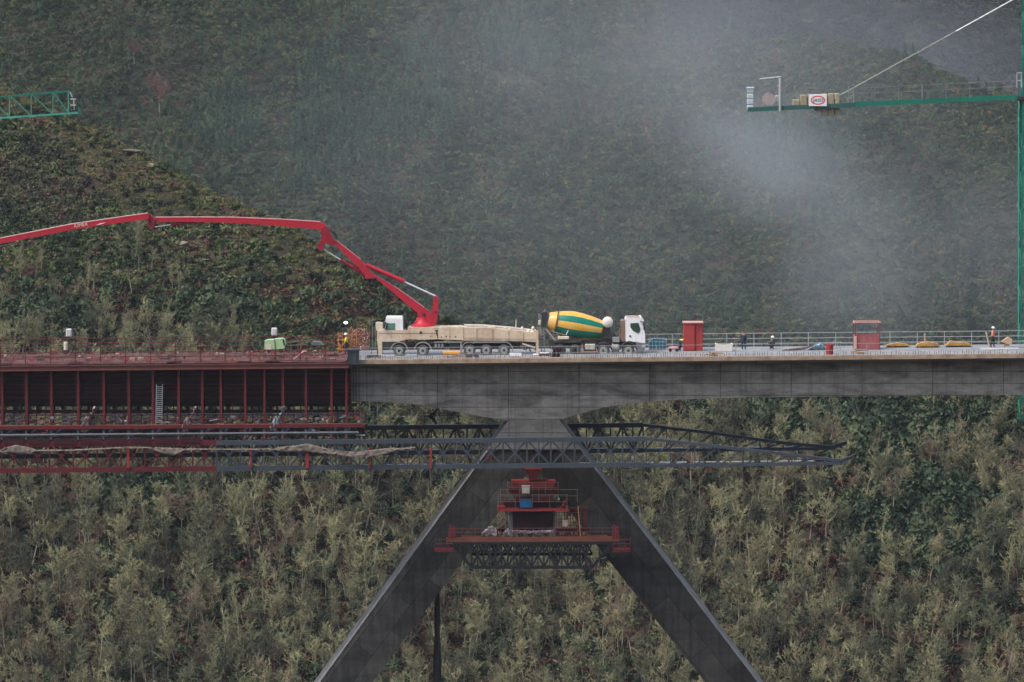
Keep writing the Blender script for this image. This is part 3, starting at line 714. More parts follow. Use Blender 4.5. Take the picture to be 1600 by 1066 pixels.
for a, b2 in zip(UB, UB[1:]):
    if b2 < -20: continue
    m_ = (a + b2) / 2 + random.uniform(-4, 4)
    mb = MB(); mb.bar(P(m_, 630, 1.4), P(m_, 666, 1.0), .10); mb.bar(P(a + 2, 664 - random.uniform(0, 3), .5), P(b2 - 3, 655 - random.uniform(0, 5), .5), .09); mb.bar(P(b2 - 8, 631, 1.8), P(b2 - 8, 648, 1.8), .22, .1)
    mb.build('inner_brace', M_redd if random.random() < .5 else M_red, fw)
mb = MB()
for a, b2 in zip(UB, UB[1:]):
    if b2 < -20: continue
    mb.bar(P(a, 672, -.8), P((a + b2) / 2, 690, -.8), .12); mb.bar(P((a + b2) / 2, 690, -.8), P(b2, 672, -.8), .12)
mb.build('lower_lattice', M_dark, fw)
mb = MB()        # grey screw legs, longitudinal pipe and cross beams down to the girders
for u in UB:
    p = P(u, 671 + s_(u) * .5, -1.1); q = P(u, 690 + s_(u) * .5, -1.5); mb.tube(p, q, .09, n=8); mb.tube(p + Vector((0, 0, -.1)), p + Vector((0, 0, -.3)), .15, n=8)
mb.build('screw_jack_legs', M_slate2, fw)
mb = MB(); mb.tube(P(-400, 683.5, -1.55), P(560, 676, -1.55), .10, n=10)
mb.tube(P(-400, 679, 12), P(560, 672, 12), .10, n=10); mb.build('longitudinal_pipe', M_pipe, fw)
mb = MB()
for u in UB:
    z = P(u, 687, -1).z; x = XU(u, 0); mb.box(x - .13, x + .13, -2.4, 12.8, z - .18, z + .1)
    zt2 = P(u, 630, 2.4).z; mb.bar((x, .8, P(u, 665, .8).z), (x, 3.2, zb - .1), .12); mb.bar((x, 8.8, zb - .15), (x, 11.2, P(u, 664, .8).z), .12)
mb.build('cross_beams', M_redd, fw)
mb = MB()
z = XZ(200, 643, 2.6)[1]; mb.box(XL, XU(552, 0), 2.5, 2.75, z - .14, z + .14); mb.box(XL, XU(552, 0), 9.2, 9.4, z - .14, z + .14); mb.build('dark_longitudinal_beam', M_dark, fw)
mb = MB(); z = XZ(200, 649, 3.6)[1]; mb.box(XL, XU(549, 0), 3.4, 4.2, z - .03, z + .05); mb.build('pale_inner_walkway', M_galv, fw)
for Yr in (11.6,):
    mb = MB()
    for u in UB: x = XU(u, 0) * 1.0; mb.box(x - .1, x + .1, 9.7, 12.3, P(u, 663, -.5).z, dz(x) - .8)
    mb.build('far_rib_frames', M_redd, fw)
# jumble of props and jacks standing on the walkway between the ribs
mb = MB()
for a, b2 in zip(UB, UB[1:]):
    if b2 < 0: continue
    for k in range(5):
        u = random.uniform(a + 3, b2 - 3); Y = random.uniform(.2, 3); v = random.uniform(652, 664); p = P(u, v, Y); q = P(u + random.uniform(-16, 16), v - random.uniform(-3, 10), Y + random.uniform(-.4, .4)); mb.tube(p, q, random.uniform(.03, .07), n=5)
mb.build('props_and_jacks', M_slate2, fw)
mb = MB()
for c_ in (28, 105, 185, 265, 333, 398, 468, 532):
    for k in range(9):
        p = P(c_ + random.uniform(-9, 9), random.uniform(649, 662), 1.2); mb.bbox(p.x - .12, p.x + .12, 1.1, 1.3, p.z - .08, p.z + .1, .02)
mb.build('pale_clamps', M_galv, fw)
# end frame by the joint
mb = MB()
for k in range(4): mb.bar(P(549 + 6 * k, 662, -.6), P(549 + 6 * k, 698, -.6), .09)
for v in (664, 672, 681, 690): mb.bar(P(545, v, -.6), P(575, v, -.6), .09)
for k in range(14): p = P(random.uniform(548, 573), random.uniform(660, 692), -.8); mb.bbox(p.x - .14, p.x + .14, -.9, -.7, p.z - .1, p.z + .1, .02)
mb.tube(P(571, 664, -.6), P(571, 644, -.6), .05, n=6)
mb.build('end_platform', M_redd, fw)
# struts visible through the web at the joint
mb = MB()
for u in (548, 552, 556.5, 561): mb.bar(P(u, 576, 2.2), P(u, 664, 2.2), .05)
mb.build('hanger_bars', M_rust, fw)
# ladder
lad = empty('aluminium_ladder', P(248, 665, -.8), 'grey aluminium ladder standing in the red formwork', 'ladder')
mb = MB()
for u in (243.5, 253): mb.bar(P(u, 664, -.7), P(u + .8, 600, -.7), .05)
mb.build('stiles', M_galv, lad); mb = MB()
for k in range(19): v = 660 - k * 3.1; mb.bar(P(243.5, v, -.7), P(253.3, v, -.7), .07, .04)
mb.build('rungs', M_galv, lad)
# crumpled sheet heaps hanging on the walkway
def crumple(name, pts, Y, dy, mat, label, cat, amp=.12, n=26, parent=None):
    """a thin crumpled sheet between an upper and a lower edge given as (u, vtop, vbottom)"""
    us = np.linspace(pts[0][0], pts[-1][0], n * len(pts) // 2); vt = np.interp(us, [p[0] for p in pts], [p[1] for p in pts]); vb = np.interp(us, [p[0] for p in pts], [p[2] for p in pts])
    if name == 'safety_net': mid = (vt + vb) / 2; hf = (vb - vt) / 2; hf = np.where(hf > 3.2, hf, hf * .55); vt, vb = mid - hf, mid + hf
    rows = 5; vs = []; fs = []
    for i, u in enumerate(us):
        for r in range(rows):
            v = vt[i] + (vb[i] - vt[i]) * r / (rows - 1); yy = Y + dy * r / (rows - 1) + amp * (mnoise.noise(Vector((u * .25, v * .3, Y))) + .5 * mnoise.noise(Vector((u * .9, v * .8, 3))))
            p = P(u, v + .9 * mnoise.noise(Vector((u * .4, r, 9.0))), yy); vs.append((p.x, p.y, p.z))
    N_ = len(us)
    for i in range(N_ - 1):
        for r in range(rows - 1): a = i * rows + r; fs.append((a, a + 1, a + rows + 1, a + rows))
    mb = MB(); mb.add(vs, fs); o = mb.build(name, mat, parent, True, off=None if parent else P((pts[0][0] + pts[-1][0]) / 2, pts[0][2], Y))
    sm = o.modifiers.new('thick', 'SOLIDIFY'); sm.thickness = .03
    return tag(o, label, cat) if not parent else o
crumple('safety_net', [(-60, 700, 706), (0, 702, 707), (10, 699, 708), (25, 695, 708), (45, 699, 709), (58, 702, 706), (110, 701.5, 706), (160, 699, 703), (200, 697, 702), (230, 697.5, 701), (245, 699, 706), (270, 700, 713), (290, 700, 704), (330, 700.5, 703), (380, 700.5, 704), (430, 699, 705), (462, 696, 705), (480, 693, 706), (500, 698, 709), (530, 705, 712), (560, 706, 717), (590, 702, 713), (620, 699, 705), (650, 698, 700)],
        -2.75, -.1, M_net, 'long tan safety net bunched along the near truss girder', 'net')
for u, lb in ((137, 'pink and white rag tied to the formwork walkway, left'), (295, 'pink and white rag tied to the formwork walkway beside the ladder'), (433, 'pale blue and white sheet hanging on the formwork walkway, right')):
    crumple('hanging_sheet', [(u - 11, 669, 674), (u - 6, 656, 676), (u - 2, 651, 677), (u + 1, 655, 668), (u + 4, 646, 662), (u + 7, 645, 655), (u + 9, 636, 650), (u + 12, 634, 640)], -1.6, .3, paint('pale_rag', (.40, .44, .46), .9, .7, (.16, .16, .17), 3) if u > 400 else paint('pink_rag', (.34, .17, .18), .9, .8, (.5, .48, .48), 4, streak=False), lb, 'sheet', .25)
mb = MB(); u = -400
while u < 540:
    a, b2 = D(u, 0), D(min(u + 22, 541), 0); y = 0.1
    while y < 11.6:
        if random.random() < .8: mb.box(a.x + .02, b2.x - .02, y, y + 1.1, a.z - .085, a.z - .05 + random.uniform(0, .03))
        y += 1.15
    u += 22
mb.build('form_boards', paint('dirty_form_board', (.11, .045, .040), .8, .8, (.19, .10, .09), 1.5, streak=False), fw)
for nm, mt, k_ in (('deck_waste', M_cream_, 40), ('deck_scraps', M_rust, 110), ('deck_shutter_bits', M_dark, 70), ('deck_red_bits', M_redl, 60)):
    mb = MB()
    for k in range(k_):
        p = D(random.uniform(-300, 536), random.uniform(.2, 11.4), -.03)
        if random.random() < .6: mb.bbox(p.x - random.uniform(.06, .4), p.x + .1, p.y, p.y + .3, p.z, p.z + random.uniform(.06, .35), .02)
        else: mb.bar(p, p + Vector((random.uniform(-.8, .8), 0, random.uniform(.1, .9))), .05)
    tag(mb.build(nm, mt, fw), kind='stuff')
# rebar mat and waste on the formwork deck
mb = MB()
for k in range(260): u = random.uniform(-350, 540); Y = random.uniform(.2, 11.5); p = D(u, Y, .02); q = D(u + random.uniform(-50, 50), Y + random.uniform(-.4, .4), random.uniform(.0, .2)); mb.bar(p, q, .03)
u = -350
while u < 540:
    p = D(u, random.uniform(.1, .9)); mb.bar(p + Vector((0, 0, -.1)), p + Vector((random.uniform(-.05, .05), 0, random.uniform(.4, .8))), .03); u += random.uniform(2.5, 5)
tag(mb.build('reinforcement_bars', M_rust), 'rusty reinforcement bars laid across the red formwork deck', 'rebar', kind='stuff')
# ================================================================ platform under the pier head
plat = empty('hanging_platform', P(832, 843, 1), 'orange brown work platform on a steel truss slung between the two concrete legs', 'platform')
def pl(Y): return Y
mb = MB()
for Y in (-1.2,):
    mb.prism(XZs([(697, 840), (968, 838.5), (968, 846), (697, 847.5)], Y), Y, Y + .25)
mb.prism(XZs([(720, 842), (950, 841), (950, 844), (720, 845)], -1), -.94, 1.4)
M_orust = paint('orange_rust_steel', (.17, .055, .032), .7, .7, (.08, .03, .02), 1.2, streak=False)
mb.build('platform_beam', M_orust, plat)
M_blk = paint('near_black_steel', (.018, .020, .025), .6, .4, None, 2, spec=.1)
def flush():
    t_.build('truss_top_chord', M_blk, plat); b_.build('truss_bottom_chord', M_blk, plat); l_.build('truss_lattice', M_blk, plat)
for Y in (-1.1, 1.6):
    t_, b_, l_ = MB(), MB(), MB()
    N0 = 10; us = [737 + (925 - 737) * k / N0 for k in range(N0 + 1)]; 
    lattice(t_, b_, l_, us, lambda u: 849, lambda u: 886.5, Y, .30, .26, .19, 'x')
    b_.bar(P(737, 886.5, Y), P(706, 849, Y), .24); b_.bar(P(925, 886.5, Y), P(957, 848, Y), .24)
    t_.bar(P(706, 849, Y), P(737, 849, Y), .24); t_.bar(P(925, 849, Y), P(957, 848, Y), .24)
    for k in range(1, 3): l_.bar(P(706 + k * 10, 849, Y), P(706 + k * 10, 849 + k * 12, Y), .1); l_.bar(P(957 - k * 10, 849, Y), P(957 - k * 10, 849 + k * 12, Y), .1)
    flush()
for Y in (9.5, 11.2):
    t_, b_, l_ = MB(), MB(), MB()
    us = [737 + (925 - 737) * k / 10 for k in range(11)]
    lattice(t_, b_, l_, us, lambda u: 828, lambda u: 866, Y, .26, .24, .17, 'x'); flush()
mb = MB()
for k in range(9): p = P(745 + 20 * k, 868, 6); mb.bbox(p.x - .4, p.x + .3, 8.4, 9.2, p.z - .04, p.z + .04, .01)
mb.build('floor_planks', M_galv, plat)
mb = MB()
for u in (706, 962): mb.prism(XZs([(u - 6, 840), (u + 6, 840), (u + 5, 824), (u - 4, 820)], -1.2), -1.25, -1.05)
for (a, b2) in ((680, 708), (958, 985)):
    mb.prism(XZs([(a, 857), (b2, 857), (b2, 862), (a, 862)], -1.4), -1.6, -.9)
mb.build('end_bracket', M_red, plat)
for (a, b2) in ((680, 708), (958, 985)):
    mb = MB()
    for v in (850, 843): mb.tube(P(a, v, -1.5), P(b2, v, -1.5), .03, n=5)
    for k in range(4): u = a + (b2 - a) * k / 3; mb.tube(P(u, 860, -1.5), P(u, 840, -1.5), .03, n=5)
    mb.build('side_railing', M_red, plat)
mb = MB()
for v in (832, 826): mb.tube(P(700, v, -1.25), P(966, v - 1, -1.25), .02, n=5)
for k in range(14): u = 702 + 20 * k; mb.tube(P(u, 840, -1.25), P(u, 824, -1.25), .022, n=5)
mb.build('platform_railing', M_redrust, plat)
# stacked red frame standing on it
fr = empty('red_jacking_frame', P(832, 838, 2), 'bright red steel jacking frame stacked on the hanging platform under the pier head', 'frame')
mb = MB(); mb.prism(XZs([(819, 733), (847, 733), (842, 742), (824, 742)], -.5), -.5, 1.2); mb.prism(XZs([(826, 742), (840, 742), (840, 750), (826, 750)], -.4), -.4, 1.0); mb.build('hanger_block', M_redl, fr)
mb = MB(); mb.prism(XZs([(799, 753), (868, 753), (864, 763), (803, 763)], -.7), -.7, 1.6)
for u in (803, 812, 824, 842, 853, 862): mb.prism(XZs([(u - 1.2, 752), (u + 1.2, 752), (u + 1.2, 764), (u - 1.2, 764)], -.75), -.78, -.68)
mb.build('upper_cross_beam', M_redl, fr)
mb = MB(); mb.prism(XZs([(793, 763), (874, 763), (868, 773), (798, 773)], 0), 0, 1.8); mb.prism(XZs([(800, 773), (866, 773), (862, 785), (806, 785)], -.3), -.3, 1.5); mb.build('middle_frame', M_red, fr)
mb = MB(); mb.prism(XZs([(786, 785), (882, 785), (876, 795), (790, 795)], .3), .3, 2.1); mb.build('lower_frame', M_redd, fr)
mb = MB(); mb.prism(XZs([(777, 795.5), (888, 795.5), (888, 799), (777, 799)], -1.0), -1.0, 2.1); mb.build('frame_deck', M_redl, fr)
mb = MB()
for a, b2, v0, h_ in ((778, 886, 795, 22), (793, 872, 771, 17), (782, 902, 785, 20)):
    for k in (.5, 1): mb.tube(P(a, v0 - h_ * k, -1.0), P(b2, v0 - h_ * k, -1.0), .018, n=5)
    for k in range(5): u = a + (b2 - a) * k / 4; mb.tube(P(u, v0, -1.0), P(u, v0 - h_ - 1, -1.0), .02, n=5)
mb.build('frame_railing', paint('tan_rail', (.26, .19, .14), .7, .5, None, 3), fr)
for a, b2 in ((777, 790), (874, 886)):
    mb = MB(); mb.bar(P(a, 797, -.9), P(b2, 778, -.9), .1); mb.build('diagonal_brace', M_redl, fr)
mb = MB()
mb.prism(XZs([(801, 799), (864, 799), (864, 827), (801, 827)], .2), .2, 2.2)
for k in range(7): u = 805 + 9 * k; mb.prism(XZs([(u, 800), (u + 2, 800), (u + 2, 826), (u, 826)], .1), .1, .19)
mb.build('dark_shutter_box', M_redd, fr)
mb = MB()
for (a, b2) in ((796, 801), (864, 868)): mb.prism(XZs([(a, 799), (b2, 799), (b2, 838), (a, 838)], .3), .3, .5)
for u in (806, 818, 832, 846, 858): mb.prism(XZs([(u, 827), (u + 3, 827), (u + 3, 839), (u, 839)], .4), .4, .6)
mb.build('support_leg', M_slate2, fr)
mb = MB()
mb.prism(XZs([(868, 793), (918, 793), (918, 796), (868, 796)], -.6), -.6, -.3)
for k in range(12): u = 869 + 4.4 * k; mb.bar(P(u, 794, -.5), P(u, 838, -.5), .06)
for k in range(9): v = 796 + 5 * k; mb.bar(P(868, v, -.45), P(918, v, -.45), .045)
mb.build('grid_panel', M_red, fr)
mb = MB(); mb.bar(P(903, 790, -.7), P(907, 838, -.7), .07); mb.build('ochre_prop', paint('ochre', (.45, .28, .10), .6, .4, None, 3), fr)
def thing(name, parts, label, cat, mats=None, off=None, smooth=False, group=None):
    """a thing of one mesh"""
    o = parts.build(name, mats, None, smooth, off=off); return tag(o, label, cat, group)
def crate(name, u0, u1, v0, v1, Y, d, mat, label, cat, b=.03, lid=None):
    p, q = P(u0, v1, Y), P(u1, v0, Y); o = empty(name, ((p.x + q.x) / 2, Y + d / 2, p.z), label, cat)
    mb = MB(); mb.bbox(p.x, q.x, Y, Y + d, p.z, q.z, b); 
    mb.box(p.x + .08, q.x - .08, Y - .02, Y - .003, p.z + .08, q.z - .08) if q.z - p.z > .5 else None
    mb.build('box_body', mat, o)
    mb = MB(); mb.bbox(p.x - .03, q.x + .03, Y - .03, Y + d + .03, q.z + .002, q.z + .07, .02); mb.build('lid', lid or mat, o)
    return o
M_blue = paint('blue_plastic', (.02, .12, .26), .4, .4, None, 3); M_cream = paint('cream_paint', (.62, .56, .44), .5, .4, (.35, .3, .22), 2)
crate('electrical_cabinet', 815.5, 828, 760, 771.5, -1.1, .35, M_cream, 'cream electrical cabinet hung on the red frame under the pier head', 'cabinet')
crate('tool_bin', 812.5, 831, 782, 794.5, -1.05, .9, M_blue, 'bright blue bin standing on the red frame deck', 'bin')
crate('small_crate', 879, 887, 815, 823, -.75, .35, paint('pinkish_board', (.42, .30, .26), .7, .4, None, 3), 'small pinkish box on the red grid panel', 'box')
for i, (a, b2, c_, d_, lb) in enumerate(((753, 776, 822, 838, 'crumpled white plastic sheet at the left end of the hanging platform'), (786, 797, 826, 839, 'small white sheet beside the dark shutter box on the platform'))):
    crumple('plastic_sheet', [(a, d_ - 5, d_), (a + (b2 - a) * .4, c_ + 2, d_), (a + (b2 - a) * .7, c_, d_ - 2), (b2, c_ + 6, d_)], .2, .5, M_white, lb, 'sheet', .3)
crumple('plastic_sheet', [(800, 829, 833), (830, 830, 834), (866, 828, 833)], .05, .3, M_white, 'long strip of white plastic under the dark shutter box', 'sheet', .25)
# dark tapered tube hanging below the left leg, thin line below the platform
mb = MB(); a = P(683, 905, 6.1); mb.lathe(a, (0, 0, -1), [(0, .12), (.8, .22), (3, .27), (5, .25), (7, .38), (9.2, .40), (12, .3), (16, .3)], 12)
thing('concrete_chute', mb, 'dark slender tube hanging below the inner side of the left concrete leg', 'chute', M_dark, off=a, smooth=True)
mb = MB(); mb.tube(P(878, 888, -1.0), P(878.5, 888, -1.0) + Vector((0, 0, -70)), .022, n=5)
thing('plumb_rope', mb, 'thin black rope dropping straight down from the hanging platform', 'rope', M_dark, off=P(878, 888, -1.0))
# light rusty cage on the far girder
cg = empty('access_cage', P(690, 663, 11), 'rusty bent pipe cage standing on the far truss girder', 'cage'); mb = MB()
Y = 11.0
for u in (663, 717): mb.tube(P(u, 664, Y), P(u, 647, Y), .05, n=6); mb.tube(P(u, 661, Y + 1.5), P(u, 647, Y + 1.5), .04, n=6)
for v in (646, 649.5): mb.tube(P(663, v, Y), P(717, v, Y), .035, n=6)
mb.tube(P(663, 645, Y + 1.5), P(717, 645, Y + 1.5), .03, n=6)
mb.build('rails', M_rust, cg)
mb = MB(); mb.tube(P(689, 634, Y), P(673, 650, Y), .11, n=8); mb.tube(P(673, 650, Y), P(682, 662, Y), .12, n=8); mb.tube(P(673, 650, Y), P(664, 651, Y), .06, n=6); mb.tube(P(700, 634, Y), P(712, 647, Y), .04, n=6); mb.build('bent_arm', M_dark, cg)

# ================================================================ tower cranes
M_green = paint('crane_green', (.012, .17, .115), .45, .5, (.04, .07, .05), 1.2)
M_greenl = paint('crane_green_light', (.06, .34, .26), .4, .4, (.05, .12, .09), 1.2)
M_cw = paint('counterweight_concrete', (.34, .29, .20), .85, .5, (.18, .15, .11), 1.5)
def sq_lattice(o, name, p, q, w_, n, mat, r=.07, side=None, chord=None, rc=.11):
    p, q = Vector(p), Vector(q); d = (q - p).normalized(); a = Vector((0, 1, 0)); b2 = d.cross(a).normalized(); ch, la = MB(), MB(); h = w_ / 2
    off = [a * sx * h + b2 * sz * h for sx, sz in ((-1, -1), (1, -1), (1, 1), (-1, 1))]
    for f in off: ch.bar(p + f, q + f, rc * 1.4)
    for i in range(n):
        A, B = p.lerp(q, i / n), p.lerp(q, (i + 1) / n)
        for k in range(4):
            f, g_ = off[k], off[(k + 1) % 4]; la.tube(A + f, A + g_, r * .8, n=5)
            if i % 2: la.tube(A + f, B + g_, r, n=5)
            else: la.tube(A + g_, B + f, r, n=5)
    ch.build(name + '_chords', mat, o); la.build(name + '_lattice', mat, o)
YC = 20.0
cr = empty('tower_crane', P(1608, 700, YC), 'green tower crane at the right edge with counterweights on its flat counter-jib', 'crane')
pb = P(1607, 530, YC); x = pb.x; W = 1.55
sq_lattice(cr, 'mast', (x, YC, P(1607, 655, YC).z), (x, YC, P(1607, 150, YC).z), W, 17, M_green, .05)
mb = MB(); zf = P(1607, 656, YC).z; mb.box(x - .9, x + 8, YC - 1.1, YC - .8, zf - .5, zf); mb.box(x - .9, x + 8, YC + .8, YC + 1.1, zf - .5, zf); mb.build('footing_beam', M_dark, cr)
mb = MB(); mb.bbox(x + 4, x + 8, YC - 2, YC + 2, -106, zf - .502, .1); mb.build('footing_column', M_web, cr)
sq_lattice(cr, 'tower_head', (x, YC, P(1607, 150, YC).z), (x, YC, P(1607, -60, YC).z), 1.4, 8, M_green, .05)
mb = MB(); xl = P(1591, 150, YC - .8)
for (v0, v1) in ((158, 170), (228, 240), (320, 330), (368, 376), (450, 462), (505, 512)):
    a = P(1591.5, v0, YC - .85); b2 = P(1592.5, v1, YC - .85); mb.tube(a, b2, .07, n=6)
mb.build('climbing_ladder', M_galv, cr)
mb = MB(); mb.tube(P(1591.5, 160, YC - .9), P(1591.5, 530, YC - .9), .05, n=6); mb.build('mast_pipe', M_greenl, cr)
mb = MB(); mb.bbox(P(1588, 160, YC).x, P(1640, 160, YC).x, YC - 1.0, YC + 1.0, P(1600, 157, YC).z, P(1600, 150, YC).z, .05); mb.build('slewing_ring', M_dark, cr)
cab = empty_part('operator_platform', cr); mb = MB()
for u in (1589, 1596): mb.tube(P(u, 137, YC - 1.1), P(u, 114, YC - 1.1), .05, n=6)
mb.tube(P(1589, 114, YC - 1.1), P(1597, 114, YC - 1.1), .05, n=6); mb.tube(P(1589, 126, YC - 1.1), P(1597, 126, YC - 1.1), .04, n=6); mb.build('platform_rail', M_galv, cab)
cj = empty_part('counter_jib', cr); mb = MB()
for Y in (YC - .9, YC + .75):
    mb.prism(XZs([(1336, 159.5), (1600, 147), (1600, 155), (1336, 167)], Y), Y, Y + .16)
mb.build('side_beam', M_green, cj)
mb = MB()
for Y in (YC - .9, YC + .75): mb.prism(XZs([(1168, 168), (1336, 160.5), (1336, 167.5), (1168, 175)], Y), Y, Y + .16)
for k in range(14): u = 1180 + 30 * k; a = P(u, 171.5 - (u - 1168) * .047, YC); mb.bar((a.x, YC - .74, a.z), (a.x, YC + .74, a.z), .08)
mb.build('jib_end_beam', paint('weathered_green', (.03, .11, .10), .5, .5, (.10, .11, .10), 1.2), cj)
mb = MB(); mb.add([tuple(P(u, v, YC + sgn * .72)) for u, v in ((1170, 170), (1598, 149)) for sgn in (-1, 1)], [(0, 1, 3, 2)]); mb.build('walkway_grating', M_galv, cj)
jr = empty_part('jib_railing', cj); mb = MB()
for dv in (24, 15): mb.tube(P(1336, 162 - dv, YC - .9), P(1592, 150 - dv, YC - .9), .016, n=5)
for k in range(8): u = 1330 + 37 * k; mb.tube(P(u, 162 - (u - 1336) * .047, YC - .9), P(u, 137 - (u - 1336) * .047, YC - .9), .02, n=5)
for u in (1326, 1334, 1441): mb.tube(P(u, 161 - (u - 1336) * .047, YC - .95), P(u, 136 - (u - 1336) * .047, YC - .95), .05, n=5)
mb.tube(P(1185, 160, YC - .9), P(1240, 158, YC - .9), .02, n=5); mb.build('railing_bars', paint('jib_rail', (.24, .26, .26), .6, .4, None, 3), jr)
mb = MB()
def cwb(a, b2, t, bt): p, q = P(a, bt, YC - .6), P(b2, t, YC - .6); mb.bbox(p.x, q.x, YC - .55, YC + .7, p.z, q.z, .05)
blocks = [(1239, 1249.5, 156, 165), (1251, 1261, 148.5, 165), (1262.5, 1272, 148, 166), (1274, 1283, 147.5, 174), (1284.5, 1293, 147, 181), (1294.5, 1303, 146.5, 181), (1304.5, 1312, 146, 180)]
for bk in blocks: mb = MB(); cwb(*bk); mb.build('counterweight_block', M_cw, cj)
sg = empty_part('sign_board', cj, P(1278, 157, YC - 1.1)); mb = MB(); p, q = P(1264, 166, YC - 1.05), P(1292, 147.5, YC - 1.05); mb.bbox(p.x, q.x, YC - 1.08, YC - 1.02, p.z, q.z, .01); mb.build('board', M_white, sg)
cx, cz = (p.x + q.x) / 2, (p.z + q.z) / 2
mb = MB(); n = 40; vs = []; fs = []
for i in range(n):
    for k in (1.0, .72): a = 2 * PI * i / n; vs.append((cx + .66 * k ** .6 * math.cos(a), YC - 1.085, cz + .42 * k * math.sin(a)))
for i in range(n): j = (i + 1) % n; fs.append((2 * i, 2 * i + 1, 2 * j + 1, 2 * j))
mb.add(vs, fs); mb.build('red_oval', paint('sign_red', (.70, .10, .06), .5, .25, None, 4, bump=0), sg)
def text(body, loc, size, mat, parent, rot=(PI / 2, 0, 0), ext=.006, name='lettering', shear=0):
    c = bpy.data.curves.new(name, 'FONT'); c.body = body; c.size = size; c.align_x = 'CENTER'; c.align_y = 'CENTER'; c.extrude = ext; c.offset = 0; c.shear = shear
    tmp = bpy.data.objects.new('tmp', c); COL.objects.link(tmp); bpy.context.view_layer.update()
    me = bpy.data.meshes.new_from_object(tmp.evaluated_get(bpy.context.evaluated_depsgraph_get())); bpy.data.objects.remove(tmp)
    o = bpy.data.objects.new(name, me); COL.objects.link(o); me.materials.clear(); me.materials.append(mat); o.parent = parent; o.location = Vector(loc) - parent_world(parent); o.rotation_euler = rot; return o
text('JASO', (cx, YC - 1.10, cz), .42, paint('sign_navy', (.03, .04, .10), .5, .1, None, 4, bump=0), sg, shear=.2)
mb = MB(); c_ = P(1201, 155, YC); mb.lathe(c_ + Vector((0, -.6, 0)), (0, 1, 0), [(0, .58), (.08, .58), (.09, .42), (1.0, .42), (1.01, .58), (1.1, .58)], 20); wd = empty_part('winch', cj, c_); mb.build('drum', paint('winch_grey', (.40, .34, .33), .5, .4, None, 2), wd, True)
mb = MB(); mb.bbox(c_.x + .6, c_.x + 1.1, YC - .4, YC + .4, c_.z - .35, c_.z + .35, .08); mb.build('motor', M_galv, wd)
mb = MB(); mb.tube(P(1219, 174, YC - .95), P(1219, 122, YC - .95), .13, n=8); mb.tube(P(1187, 124, YC - .9), P(1220, 120.5, YC - .9), .08, n=6); mb.build('davit', M_galv, cj)
mb = MB(); p, q = P(1167, 173, YC - .5), P(1178, 137, YC - .5)
for k in range(4): z0 = p.z + (q.z - p.z) * k / 4; mb.bbox(p.x + .04, q.x - .04, YC - .5, YC + .3, z0 + .04, z0 + (q.z - p.z) / 4 - .04, .05)
mb.bbox(p.x - .05, q.x + .05, YC - .55, YC + .35, q.z - .12, q.z + .05, .04); mb.build('resistor_cabinet', paint('pale_blue_grey', (.50, .55, .60), .5, .4, None, 2), cj)
mb = MB()
for dy in (-.5, .5):
    mb.tube(P(1300, 156, YC + dy), P(1494, 49, YC + dy), .05, n=6)
mb.build('pendant_bar', paint('pendant_tan', (.34, .32, .28), .5, .5, None, 2), cj)
mb = MB()
for dy in (-.5, .5): mb.tube(P(1494, 49, YC + dy), P(1640, -32, YC + dy), .06, n=6)
mb.build('pendant_bar', M_galv, cj)
# left crane: its jib reaches into the picture
cl = empty('tower_crane', P(-420, 700, YC), 'green lattice jib of a second crane reaching in from the left edge', 'crane')
xm = P(-420, 160, YC).x; sq_lattice(cl, 'mast', (xm, YC, -98), (xm, YC, P(-420, 230, YC).z), 1.6, 70, M_green, .06)
jb = empty_part('jib', cl); ch, la, lo = MB(), MB(), MB()
T = lambda u: P(u, 151.5 - .083 * (u - 0), YC + .6); 
def Bt(u, s): return P(u, 184.5 - .066 * u, YC + .6 + s * .75)
ch.bar(T(-430), T(108), .16)
for s in (-1, 1): lo.bar(Bt(-430, s), Bt(122, s), .16)
u = -427
while u < 105:
    u2 = min(u + 34, 108)
    for s in (-1, 1): la.tube(T(u), Bt(u2, s), .06, n=6); la.tube(T(u), Bt(u, s), .055, n=6)
    la.tube(Bt(u, -1), Bt(u, 1), .05, n=5); u += 34
for s in (-1, 1): la.tube(T(107), Bt(107, s), .06, n=6)
ch.build('top_chord', M_green, jb); lo.build('bottom_chord', M_greenl, jb); la.build('jib_lattice', M_green, jb)
mb = MB(); mb.bar(Bt(118, -1), Bt(118, 1), .3); mb.tube(Bt(122, -1) + Vector((0, 0, .5)), Bt(126, -1) + Vector((0, 0, -.1)), .1); mb.build('jib_end_stop', M_green, jb)
mb = MB()
for v in (155, 164.5): mb.tube(P(110, v, YC), P(119, v, YC), .05, n=5)
mb.tube(P(109, 143, YC), P(113, 152, YC), .06, n=6); mb.tube(P(115, 154, YC), P(116, 172, YC), .05, n=5); mb.build('end_ladder', M_galv, jb)
# ================================================================ vehicles on the deck
YT = 5.3                                  # near flank of the trucks
TW = 2.5
M_beige = paint('beige_paint', (.62, .50, .37), .45, .65, (.36, .22, .13), .5)
M_boom = paint('boom_red', (.46, .02, .04), .45, .6, (.22, .03, .035), 1.6, streak=False)
M_boomd = paint('boom_red_dark', (.30, .015, .03), .4, .4, (.12, .02, .02), .8)
M_glass, t, b, N = nt('dark_glass'); b.inputs['Base Color'].default_value = (.03, .06, .045, 1); b.inputs['Roughness'].default_value = .08; b.inputs['Specular IOR Level'].default_value = .8
M_gg, t, b, N = nt('green_tinted_glass'); b.inputs['Base Color'].default_value = (.10, .22, .15, 1); b.inputs['Roughness'].default_value = .12
M_chrome = paint('piston_chrome', (.75, .76, .78), .25, .1, None, 3, metal=.3, bump=0)
M_hub = paint('dusty_hub', (.27, .27, .26), .6, .5, (.10, .10, .10), 3)
M_tyre = paint('dusty_tyre', (.060, .060, .058), .85, .7, (.12, .11, .10), 3)
